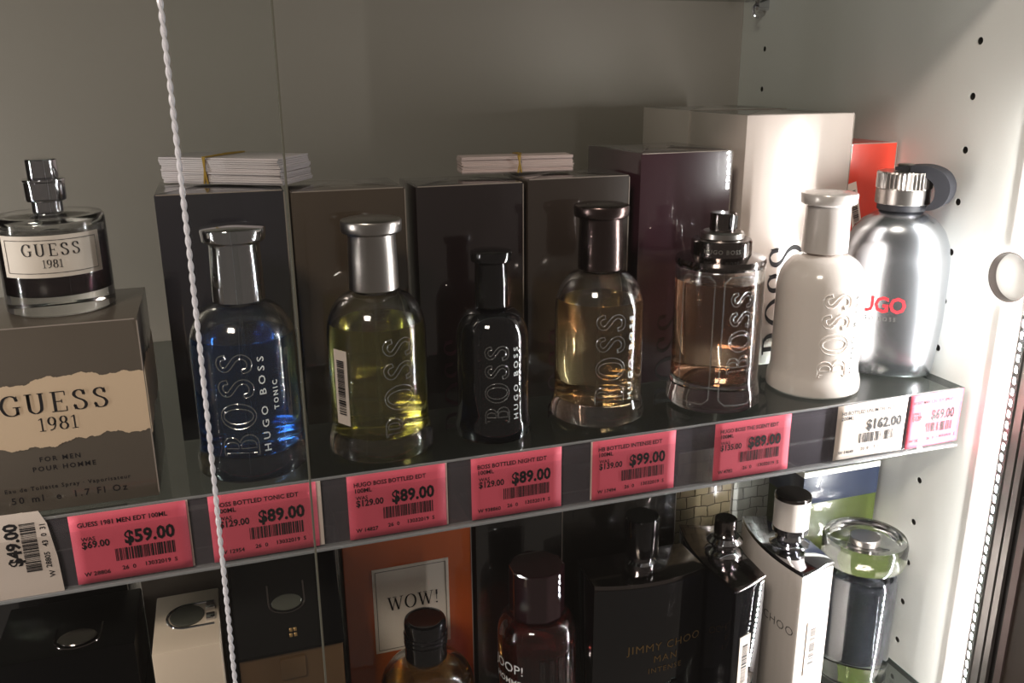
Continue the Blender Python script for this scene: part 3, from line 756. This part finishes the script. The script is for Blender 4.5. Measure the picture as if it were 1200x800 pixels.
# silver-brown box with a torn cream band
gb = carton('grey-brown box with a torn cream band, under the dark square-label bottle', -0.1955, 0.0086, 0.0998, 0.080, 0.1075, 'box_silver', group=None, flaps=False, bev=0.0006)
def torn_band():
    rnd = random.Random(3); g = G(); n = 150
    def edge(u, base, seed): return base + 0.0016 * math.sin(u * 9 + seed) + 0.0008 * math.sin(u * 31 + seed * 2) + 0.0004 * math.sin(u * 83 + seed) + rnd.uniform(-.00035, .00035)
    for face in (0, 1):
        L = 0.0996 if face == 0 else 0.0796; st = len(g.v)
        for i in range(n + 1):
            u = i / n; lo = edge(u + face, 0.0385 + 0.0035 * (u + face * 0.3), 1); hi = edge(u + face, 0.0750 + 0.0045 * (u if face == 0 else 1), 2.6)
            if face == 1: hi -= 0.001
            if face == 0: g.v += [(0.0002 + u * L, -0.0004, lo), (0.0002 + u * L, -0.0004, hi)]
            else: g.v += [(0.1002, 0.0002 + u * L, lo), (0.1002, 0.0002 + u * L, hi)]
        for i in range(n): k = st + i * 2; g.f.append((k, k + 2, k + 3, k + 1))
    o = obj('torn_paper_band', g, M['band_cream'], gb, False)
torn_band()
front_text(gb, serif('GUESS', 0.0118, 0.19, 1.12), 0.0530, 0.0585, 'ink', y=-0.0007)
front_text(gb, serif('1981', 0.0080, 0.08, 1.1), 0.0530, 0.0480, 'ink', 'year', y=-0.0007)
front_text(gb, text('FOR MEN', 0.0040, 'CENTER', 0.015, 1.35), 0.0510, 0.0300, 'ink', 'small_lettering')
front_text(gb, text('POUR HOMME', 0.0040, 'CENTER', 0.015, 1.35), 0.0525, 0.0245, 'ink', 'small_lettering')
front_text(gb, text('Eau de Toilette Spray · Vaporisateur', 0.0034, 'CENTER', 0.01, 1.25), 0.0530, 0.0135, 'ink', 'fine_lettering')
front_text(gb, text('50 ml  e  1.7 Fl Oz', 0.0056, 'CENTER', 0.01, 1.35), 0.0530, 0.0065, 'ink', 'fine_lettering')

b = carton('slate-dark box under the loose bundle of cards, behind the blue bottle', -0.0842, 0.0885, 0.0786, 0.074, 0.1645, 'box_slate')
b = carton('brown cellophane-wrapped box behind the yellow bottle', -0.0016, 0.0895, 0.0755, 0.062, 0.1625, 'box_brown')
front_text(b, up90(serif('BOSS', 0.024, 0.1)), 0.060, 0.018, 'box_umber', y=-0.0004)
b = carton('black cellophane-wrapped box behind the black bottle', 0.0813, 0.0895, 0.0772, 0.056, 0.1622, 'box_black')
front_text(b, up90(serif('BOSS', 0.024, 0.1)), 0.040, 0.018, 'box_plum', y=-0.0004)
b = carton('dark umber box between the black box and the plum box', 0.1618, 0.0895, 0.0790, 0.056, 0.1637, 'box_umber')
front_text(b, up90(serif('BOSS', 0.024, 0.1)), 0.040, 0.018, 'box_plum', y=-0.0004)
b = carton('taller plum-coloured box behind the bare sprayer bottle', 0.2500, 0.0905, 0.0782, 0.0920, 0.1785, 'box_plum', rz=0.03)
front_text(b, up90(serif('BOSS', 0.026, 0.1)), 0.045, 0.018, 'box_black', y=-0.0004)
b = carton('large cream-white box behind the white bottle', 0.3430, 0.0995, 0.0985, 0.086, 0.2035, 'box_cream')
front_text(b, up90(serif('BOSS', 0.031, 0.06, 1.05)), 0.060, 0.055, 'ink', y=-0.0005)
front_text(b, text('HUGO BOSS', 0.0048, 'LEFT', 0, 1.2), 0.010, 0.020, 'grey_ink', 'small_lettering', y=-0.0005)
carton('second cream-white box, directly behind the large one', 0.3420, 0.1875, 0.0985, 0.086, 0.2040, 'box_cream')
rb_ = carton('bright red-orange box with a slanted barcode sticker', 0.4430, 0.1010, 0.0445, 0.060, 0.1792, 'box_red', flaps=False, group=None)
stk = G().add(box(-0.0048, 0.0048, 0, 0.0002, -0.0215, 0.0215), T(0, 0, 0))
s_ = obj('sticker', stk, M['white_tag'], rb_, False); s_.location = (0.0085, -0.0004, 0.1270); s_.rotation_euler = (0, -0.27, 0)
s_ = obj('sticker_barcode', G().add(up90(barcode(0.030, 0.0055, 26, 8)), T(0.0028, 0, 0) @ FRONT), M['ink'], rb_, False); s_.location = (0.0085, -0.0007, 0.1270); s_.rotation_euler = (0, -0.27, 0)

# bundles of cards
def card_bundle(label, loc, rz, L, D, n, th, cm, spread, band_x):
    t = thing('card_bundle', label, 'cards', loc, rz, 'banded bundles of cards on the boxes')
    rnd = random.Random(n); me = None
    for i in range(n):
        g = box(0, L, 0, D, 0, th * 0.86)
        if me is None: o = obj('card', g, M[cm], t, False); me = o.data
        else: o = bpy.data.objects.new('card', me); COL.objects.link(o); o.parent = t
        step = spread * (math.floor(i / max(1, n // 4)) / 4)
        o.location = (rnd.uniform(-.0007, .0007) + step, rnd.uniform(-.0004, .0004) * 2, i * th)
        o.rotation_euler = (0, 0, rnd.uniform(-.008, .008))
    H = n * th; x = band_x
    p = [(x, -.0016, H / 2), (x, -.0014, .0004), (x + .0004, -.0014, H + .0004), (x + .001, D / 2, H + .0006), (x, D + .0016, H), (x, D + .0016, .0005)]
    obj('rubber_band', tube([(x - .001, -.0018, 0.0002), (x, -.0018, H / 2), (x + .0006, -.0018, H + .0003), (x + .002, D / 2, H + .0009), (x + .001, D + .0014, H + .0003), (x, D + .0014, .001)], 0.0007, 6), M['rubber_band'], t)
    obj('rubber_band', tube([(x + .0016, -.0018, 0.0002), (x + .0004, -.0020, H / 2), (x - .0008, -.0018, H + .0003), (x + .004, D / 2, H + .0009), (x + .003, D + .0014, H + .0003)], 0.0007, 6), M['rubber_band'], t)
card_bundle('untidy stack of white cards with a rubber band, on the slate box', (-0.0800, 0.1440, 0.1662), -0.56, 0.088, 0.044, 13, 0.00132, 'card', -0.003, 0.033)
card_bundle('neat flat bundle of cards with a rubber band, on the black and umber boxes', (0.1235, 0.1230, 0.1657), -0.10, 0.0835, 0.022, 12, 0.0010, 'card_edge', 0.0, 0.042)

# dark round bottle standing on the silver-brown box
def label_bottle():
    x, y, R = -0.1385, 0.0545, 0.0290
    t = thing('perfume_bottle', 'round dark bottle with cream label and chrome sprayer, atop the grey-brown box', 'perfume bottle', (x, y, 0.1077), 0)
    outer = [(0, 0), (R * .95, 0), (R * .99, .001), (R, .003), (R, .0500), (R * .985, .0525), (R * .95, .0537), (0.008, .0545), (0.0072, .055), (.0072, .058)]
    ri = R - .0028
    inner = [(.0058, .058), (.0058, .0520), (ri * .93, .0505), (ri, .0480), (ri, .0130), (ri * .96, .0108), (0, .0105)]
    obj('body', fixn(lathe(outer + inner, 72)), M['glass'], t)
    obj('liquid', fixn(lathe([(0, .0107), (ri * .96, .0110), (ri + .0002, .0132), (ri + .0002, .0440), (0, .0440)], 64)), M['liq_dark'], t)
    obj('collar', fixn(lathe([(0, .0550), (.0082, .0550), (.0082, .0605), (.0104, .0612), (.0108, .0622), (.0108, .0715), (.0112, .0720), (.0112, .0730), (.0095, .0737), (0, .0738)], 48)), M['chrome'], t)
    obj('spray_nozzle', fixn(lathe([(0, .0739), (.0080, .0739), (.0082, .0745), (.0082, .0835), (.0077, .0841), (0, .0841)], 48)), M['chrome'], t)
    a = cam_az(x, y) - 0.06
    def slab(w2, z0, z1, d0, d1):
        g = G(); n = 14
        for i in range(n + 1):
            u = -w2 + 2 * w2 * i / n; an = a + u / R
            for rr_, z in ((R + d0, z0), (R + d1, z0), (R + d1, z1), (R + d0, z1)): g.v.append((rr_ * math.cos(an), rr_ * math.sin(an), z))
        for i in range(n):
            for k in range(4): g.f.append((i * 4 + k, i * 4 + (k + 1) % 4, i * 4 + 4 + (k + 1) % 4, i * 4 + 4 + k))
        g.f += [(0, 1, 2, 3), (n * 4, n * 4 + 3, n * 4 + 2, n * 4 + 1)]
        return fixn(g)
    obj('label', slab(.0275, .0225, .0455, .0002, .0007), M['label_paper'], t)
    rim = G()
    loop = [(-.0245, .0250), (.0245, .0250), (.0245, .0430), (-.0245, .0430)]; d = []
    for i in range(4):
        p, q = loop[i], loop[(i + 1) % 4]
        d += [(p[0] + (q[0] - p[0]) * j / 8, p[1] + (q[1] - p[1]) * j / 8) for j in range(8)]
    rim.add(tube([((R + .0008) * math.cos(a + u / R), (R + .0008) * math.sin(a + u / R), z) for u, z in d], .00022, 4, True))
    obj('label_border', rim, M['grey_ink'], t)
    obj('lettering', wrap(mv(serif('GUESS', .0068, .22, 1.02), 0, .0345, .0009), R, a), M['ink'], t, False)
    obj('year', wrap(mv(serif('1981', .0046, .05), 0, .0280, .0009), R, a), M['ink'], t, False)
label_bottle()

# ------------------------------------------------------------------ lower shelf
ZL = ZLOW + 0.0001
GL = 'perfume cartons on the lower shelf'
def capped_block(label, x0, x1, y0, y1, ztop, m, disc, slot_m, open_side, group):
    """tall block bottle whose flat top has a D-shaped metal inlay"""
    t = thing('block_bottle', label, 'perfume bottle', ((x0 + x1) / 2, (y0 + y1) / 2, ZL), 0, group)
    hx, hy, H = (x1 - x0) / 2, (y1 - y0) / 2, ztop - ZL
    obj('body', box(-hx, hx, -hy, hy, 0, H - 0.045, 0.0012), M[m], t)
    obj('cap', box(-hx, hx, -hy, hy, H - 0.0447, H, 0.0012), M[m], t)
    cx, cy, rx, ry = disc
    # D-shaped frame
    loop = []
    if open_side == 'right':
        loop = [(rx * 1.35, ry)] + [(rx * math.cos(a), ry * math.sin(a)) for a in [PI / 2 + PI * i / 20 for i in range(21)]] + [(rx * 1.35, -ry)]
    else:
        loop = [(-rx, ry * 1.3)] + [(rx * math.cos(a), ry * math.sin(a)) for a in [PI + PI * i / 20 for i in range(21)]] + [(rx, ry * 1.3)]
    obj('metal_frame', tube([(cx + px, cy + py, H + .0002) for px, py in loop], 0.0009, 8), M[slot_m], t)
    d = lathe([(0, 0), (1, 0), (1, .0010), (0.96, .0014), (0, .0014)], 40)
    g = G(); g.f = d.f; g.v = [(cx + vx * rx * .86, cy + vy * ry * .86, H + vz) for vx, vy, vz in d.v]
    obj('disc', fixn(g), M['gunmetal'] if m != 'cream_lacquer' else M['smoked_disc'], t)
    if open_side == 'right':
        for yy in (-ry * .45, ry * .45):
            obj('hinge_block', box(cx + rx * .95, cx + rx * 1.4, cy + yy - ry * .22, cy + yy + ry * .22, H + .0001, H + .0025, .0004), M['chrome'], t)
    return t
M['smoked_disc'] = mat('smoked_disc', (88, 88, 80), 0.2, metal=0.4)
GB = 'block bottles with inlaid caps'
capped_block('black block bottle with a disc on top, at the bottom left', -0.2050, -0.1235, 0.0260, 0.092, -0.1060, 'block_black', (0.0060, -0.0170, 0.0135, 0.0105), 'gunmetal', 'top', GB)
capped_block('cream-white block bottle with a mirror inlay on top', -0.1125, -0.0722, 0.0070, 0.0730, -0.1050, 'cream_lacquer', (0.0000, 0.0030, 0.0125, 0.0135), 'chrome', 'right', GB)
carton('taupe box behind the cream-white block bottle', -0.1220, 0.0800, 0.0560, 0.060, 0.1960, 'box_taupe', z=ZL, group=GL)
carton('near-black box at the back left of the lower shelf', -0.2450, 0.1000, 0.1120, 0.060, 0.2000, 'box_night', z=ZL, group=GL)
def slanted_bottle():
    x0, x1 = -0.0640, 0.0060
    t = thing('block_bottle', 'black bottle with a sloping cap face, disc inlay and bronze glass base', 'perfume bottle', ((x0 + x1) / 2, 0.022, ZL), 0, GB)
    hw = (x1 - x0) / 2
    H0, H1 = (-0.1330 - ZL), (-0.0800 - ZL)
    body = box(-hw + .001, hw - .001, 0.002, 0.052, 0, H0 - 0.0005, 0.002)
    obj('glass_base', body, M['amber_gold'], t)
    cap = G()
    prof = [(0.0, H0), (0.050, H0), (0.050, H1), (0.032, H1), (0.0, H0 + 0.002)]
    n = len(prof)
    for X in (-hw, hw): cap.v += [(X, py, pz) for py, pz in prof]
    cap.f = [tuple(range(n)), tuple(range(2 * n - 1, n - 1, -1))] + [(i, (i + 1) % n, n + (i + 1) % n, n + i) for i in range(n)]
    obj('cap', fixn(cap), M['block_black'], t, False)
    sl = math.atan2(H1 - H0 - .002, 0.032)
    base = T(0, 0.0165, H0 + .002 + (H1 - H0 - .002) * .515) @ Matrix.Rotation(sl, 4, 'X')
    rx, ry = .0118, .0066
    loop = [(-rx, ry * 1.9)] + [(rx * math.cos(a), ry * math.sin(a)) for a in [PI + PI * i / 20 for i in range(21)]] + [(rx, ry * 1.9)]
    obj('metal_frame', G().add(tube([(px, py, .0004) for px, py in loop], .0008, 8), base), M['gunmetal'], t)
    d = lathe([(0, 0), (1, 0), (1, .0008), (0.95, .0012), (0, .0012)], 40); g = G(); g.f = d.f; g.v = [(vx * rx * .84, vy * ry * .8, vz + .0002) for vx, vy, vz in d.v]
    obj('disc', G().add(fixn(g), base), M['smoked_disc'], t)
    em = G()
    for dx_, dy_ in ((-.0012, .0022), (.0016, .0022), (-.0014, -.0012), (.0016, -.0012)):
        em.add(box(dx_ - .001, dx_ + .001, dy_ - .0012, dy_ + .0012, .0001, .0006, .0002))
    obj('gold_emblem', G().add(em, base @ T(0.002, -0.0205, 0)), M['gold_ink'], t)
    obj('glass_stopper_block', box(-.0085, .0085, -0.0008, .003, H0 - .020, H0 - .004, .0015), M['amber_gold'], t)
slanted_bottle()
carton('near-black box behind the sloping black bottle', -0.0640, 0.0860, 0.0745, 0.055, 0.1940, 'box_night', z=ZL, group=GL)

ob = carton('orange box with a framed cream label', 0.0150, 0.0850, 0.0985, 0.050, 0.1790, 'box_orange', z=ZL, group=GL)
def framed_label():
    x0, x1, z0, z1 = 0.0207, 0.0797, 0.0790, 0.1520
    obj('label', box(x0, x1, -.0007, -.0001, z0, z1), M['label_paper'], ob, False)
    g = G(); i = .0022; w_ = .0004
    g.add(box(x0 + i, x1 - i, -.0010, -.0008, z1 - i - w_, z1 - i)); g.add(box(x0 + i, x1 - i, -.0010, -.0008, z0 + i, z0 + i + w_))
    g.add(box(x0 + i, x0 + i + w_, -.0010, -.0008, z0 + i, z1 - i)); g.add(box(x1 - i - w_, x1 - i, -.0010, -.0008, z0 + i, z1 - i))
    obj('label_border', g, M['grey_ink'], ob, False)
    front_text(ob, serif('WOW!', 0.0118, 0.05, 1.0), (x0 + x1) / 2 + .001, 0.1150, 'ink', y=-.0012)
framed_label()
def amber_bottle():
    x, y = 0.0655, 0.0400
    t = thing('perfume_bottle', 'round bottle of orange perfume with a black screw cap, before the orange box', 'perfume bottle', (x, y, ZL), 0)
    R = 0.0345; S = 0.1000
    sh = arc(R, .076, .0125, S, 10)
    outer = [(0, 0), (R * .9, 0), (R, .004), (R, .070)] + sh + [(.0125, S + .002)]
    inner = [(.0105, S + .002), (.0105, S - .003)] + [(r - .0026, z - .002) for r, z in sh[::-1][1:]] + [(R - .0028, .070), (R - .0028, .012), (0, .010)]
    obj('body', fixn(lathe(outer + inner, 64)), M['glass'], t)
    lp = [(0, .0102), (R - .0026, .0122), (R - .0026, .070)] + [(r - .0024, z - .002) for r, z in sh if z < .092]
    lp += [(0, lp[-1][1])]
    obj('liquid', fixn(lathe(lp, 56)), M['liq_orange'], t)
    z0 = S + .0022
    pr = [(0, z0), (.0148, z0), (.0152, z0 + .0006), (.0152, z0 + .011)]
    for k in range(3): zz = z0 + .0115 + k * .0034; pr += [(.0152, zz), (.0157, zz + .0005), (.0157, zz + .0022), (.0150, zz + .0027)]
    pr += [(.0152, z0 + .0235), (.0152, z0 + .0290), (.0146, z0 + .0306), (.0125, z0 + .0312), (.0112, z0 + .0308), (0, z0 + .0308)]
    obj('cap', fixn(lathe(pr, 56)), M['black_cap'], t)
amber_bottle()
carton('near-black box behind the dark red bottle', 0.1175, 0.0860, 0.0720, 0.050, 0.1790, 'box_night', z=ZL, group=GL)

def red_bottle():
    x, y = 0.1510, 0.0400
    t = thing('perfume_bottle', 'dark red bottle with a faceted plum cap', 'perfume bottle', (x, y, ZL), 0)
    R = 0.0300; S = .1215
    sh = arc(R, .104, .019, S, 8)
    outer = [(0, 0), (R * .92, 0), (R, .004), (R, .104)] + sh[1:] + [(0, S)]
    g = lathe(outer, 64)
    obj('body', fixn(g), M['glass'], t)
    obj('liquid', fixn(lathe([(0, .012), (R - .0045, .012), (R - .0035, .015), (R - .0035, .098), (R * .6, .106), (0, .106)], 56)), M['liq_red'], t)
    n = 10; z0 = S + .0002
    poly = [(.0210 * math.cos(2 * PI * (i + .5) / n), .0210 * math.sin(2 * PI * (i + .5) / n)) for i in range(n)]
    obj('cap', prism(poly, z0, z0 + .0390, .0016), M['plum_cap'], t, False)
    a = cam_az(x, y) - .80
    obj('lettering', wrap(mv(text('JOOP!', .0110, 'CENTER', .0), 0, .0840, .0004), R, a), M['white_ink'], t, False)
    obj('small_lettering', wrap(mv(text('HOMME', .0070, 'CENTER', .01), 0, .0735, .0004), R, a), M['white_ink'], t, False)
    fac = G()
    for k in range(5):
        an = cam_az(x, y) + .15 + k * .24
        fac.add(box(R - .0012, R + .0006, -.0022, .0022, .004, .098, .0005), RZ(an))
    obj('glass_flutes', fac, M['glass'], t)
M['plum_cap'] = mat('dark_plum_cap', (34, 16, 20), 0.05, coat=1.0)
red_bottle()

# slab bottles (same shape three times)
def slab_poly(W, D, bow=.008, inset=.003):
    fr = [(-W / 2 + W * i / 16, -D / 2 - bow * (1 - (2 * i / 16 - 1) ** 2)) for i in range(17)]
    return fr + [(W / 2 - inset, D / 2), (-W / 2 + inset, D / 2)]
def slab_bottle(label, x, y, rz, W, D, m, top, inset, group):
    t = thing('slab_bottle', label, 'perfume bottle', (x, y, ZL), rz, group)
    H = 0.1322
    obj('body', prism(slab_poly(W, D, .008, inset), 0, H - .0040, .0012), M[m], t, ang=25)
    obj('metal_top', prism(slab_poly(W, D, .008, inset), H - .0038, H, .0007), M[top], t, ang=25)
    return t, H
t, H = slab_bottle('wide dark slab bottle facing forward, with a black cylinder cap', 0.2455, 0.0580, -0.03, .0945, .040, 'smoke', 'gunmetal', .001, 'slab-shaped bottles')
obj('collar', fixn(lathe([(0, H), (.0125, H), (.0125, H + .004), (.0105, H + .006), (.0105, H + .011), (0, H + .011)], 40)), M['chrome'], t)
obj('cap', fixn(lathe([(0, H + .0111), (.0133, H + .0111), (.0137, H + .0118), (.0137, H + .0420), (.0130, H + .0430), (0, H + .0430)], 48)), M['black_cap'], t)
def slab_face(t, gg, Z, m, name, W=.0945, D=.040, bow=.008, xo=0):
    o = G(); o.f = list(gg.f)
    for vx, vy, vz in gg.v:
        X = vx + xo; o.v.append((X, -D / 2 - bow * (1 - (2 * X / W) ** 2) - .0004, vy + Z))
    obj(name, o, M[m], t, False)
slab_face(t, text('JIMMY CHOO', .0100, 'CENTER', -.006, 1.12), .0700, 'gold_ink', 'lettering', xo=.012)
slab_face(t, text('MAN', .0090, 'CENTER', -.006, 1.2), .0590, 'gold_ink', 'lettering', xo=.012)
slab_face(t, text('INTENSE', .0068, 'CENTER', -.006, 1.2), .0495, 'gold_ink', 'lettering', xo=.012)
t, H = slab_bottle('dark slab bottle turned edge-on, with a bare chrome sprayer', 0.3179, 0.0520, -1.645, .1050, .0310, 'smoke', 'gunmetal', .012, 'slab-shaped bottles')
obj('collar', fixn(lathe([(0, H), (.0150, H), (.0155, H + .002), (.0130, H + .005), (.0105, H + .0065), (.0105, H + .010), (.0145, H + .0112), (.0145, H + .0128), (.0115, H + .0162), (0, H + .0165)], 48)), M['chrome'], t)
obj('spray_nozzle', fixn(lathe([(0, H + .0166), (.0088, H + .0166), (.0090, H + .0172), (.0090, H + .0305), (.0083, H + .0312), (0, H + .0312)], 40)), M['gunmetal'], t)
def end_sticker(t, W, D, u0, z0, w_, h_, seed, inset):
    """small barcode label on the slanting end face of a slab bottle"""
    A = Vector((W / 2, -D / 2, 0)); B = Vector((W / 2 - inset, D / 2, 0)); d = (B - A).normalized(); nn = Vector((d.y, -d.x, 0))
    mx = Matrix(((d.x, 0, nn.x, A.x), (d.y, 0, nn.y, A.y), (0, 1, 0, 0), (0, 0, 0, 1)))
    obj('sticker', G().add(box(u0, u0 + w_, z0, z0 + h_, .0003, .0007), mx), M['white_tag'], t, False)
    obj('sticker_barcode', G().add(mv(up90(barcode(h_ * .72, w_ * .5, 22, seed)), u0 + w_ * .78, z0 + h_ * .5, .0009), mx), M['ink'], t, False)
end_sticker(t, .1050, .0310, .0075, .036, .0120, .050, 31, .012)
t, H = slab_bottle('white slab bottle turned edge-on, with a white chrome-topped cap', 0.3796, 0.0508, -1.645, .0985, .0340, 'white_lacquer', 'chrome', .010, 'slab-shaped bottles')
obj('collar', fixn(lathe([(0, H), (.0165, H), (.0168, H + .0015), (.0120, H + .004), (.0110, H + .006), (.0110, H + .0105), (0, H + .0105)], 48)), M['chrome'], t)
obj('cap', fixn(lathe([(0, H + .0150), (.0146, H + .0150), (.0146, H + .0400), (0, H + .0400)], 56)), M['white_lacquer'], t)
obj('cap_base_ring', fixn(lathe([(0, H + .0106), (.0148, H + .0106), (.0148, H + .0149), (0, H + .0149)], 56)), M['chrome'], t)
obj('cap_top', fixn(lathe([(0, H + .0401), (.0149, H + .0401), (.0149, H + .0425), (.0143, H + .0432), (0, H + .0432)], 56)), M['gunmetal'], t)
end_sticker(t, .0985, .0340, .0110, .034, .0130, .050, 33, .010)
slab_face(t, text('JIMMY CHOO', .0110, 'CENTER', -.006, 1.12), .0720, 'grey_ink', 'lettering', W=.0985, D=.034, xo=0.010)

# round glass-lidded bottle
def drum_bottle():
    x, y = 0.4460, 0.0375
    t = thing('perfume_bottle', 'round bottle of dark perfume under a thick clear glass disc lid', 'perfume bottle', (x, y, ZL), 0)
    R = .0300; S = .1010
    outer = [(0, 0), (R * .96, 0), (R, .002), (R * .97, .0085), (R, .013), (R, S - .006), (R * .94, S - .0015), (R * .8, S), (0, S)]
    obj('body', fixn(lathe(outer, 72)), M['glass'], t)
    obj('liquid', fixn(lathe([(0, .022), (R - .0030, .022), (R - .0026, .024), (R - .0026, S - .0085), (R * .8, S - .006), (0, S - .006)], 64)), M['liq_navy'], t)
    obj('neck', fixn(lathe([(0, S + .0001), (.0085, S + .0001), (.0085, S + .0080), (0, S + .0080)], 40)), M['gunmetal'], t)
    z0 = S + .0082
    obj('glass_lid', fixn(lathe([(0, z0 + .001), (.0100, z0 + .001), (.028, z0), (.0335, z0 + .0015), (.0345, z0 + .005), (.0345, z0 + .0200), (.0330, z0 + .0225), (.0290, z0 + .0230), (.0150, z0 + .0165), (.0110, z0 + .016), (0, z0 + .016)], 72)), M['glass'], t)
    obj('lid_insert', fixn(lathe([(0, z0 + .0163), (.0120, z0 + .0163), (.0124, z0 + .017), (.0124, z0 + .0215), (.0116, z0 + .0222), (0, z0 + .0222)], 48)), M['satin'], t)
drum_bottle()

# cartons standing behind on the lower shelf
carton('tan box embossed with a reptile-scale pattern', 0.3130, 0.1240, 0.0560, 0.05, 0.1900, 'croc_tan', z=ZL, group=GL)
carton('white box embossed with a reptile-scale pattern', 0.3710, 0.1240, 0.0400, 0.05, 0.1900, 'croc_white', z=ZL, group=GL)
carton('dark scale-patterned box behind the wide dark slab bottle', 0.1935, 0.1010, 0.1060, 0.05, 0.1820, 'croc_dark', z=ZL, group=GL)
gt = thing('perfume_box', 'navy and lime-green box with a white rim, behind the glass-lidded bottle', 'box', (0.4075, 0.0745, ZL), 0.0)
Wg, Hg = 0.0790, 0.1785
obj('lower_carton', box(.0006, Wg - .0006, .0006, .0594, 0, Hg - .0310, .0005), M['box_green'], gt)
obj('navy_band', box(.0003, Wg - .0003, .0003, .0597, Hg - .0309, Hg - .0052, .0005), M['box_navy'], gt)
rim = G()
for bx in ((0, Wg, 0, .0022), (0, Wg, .0578, .06), (0, .0022, .0022, .0578), (Wg - .0022, Wg, .0022, .0578)): rim.add(box(bx[0], bx[1], bx[2], bx[3], Hg - .0051, Hg, .0003))
obj('white_rim', rim, M['box_white'], gt)
obj('recessed_lid', box(.0023, Wg - .0023, .0023, .0577, Hg - .0051, Hg - .0020), M['box_navy'], gt, False)
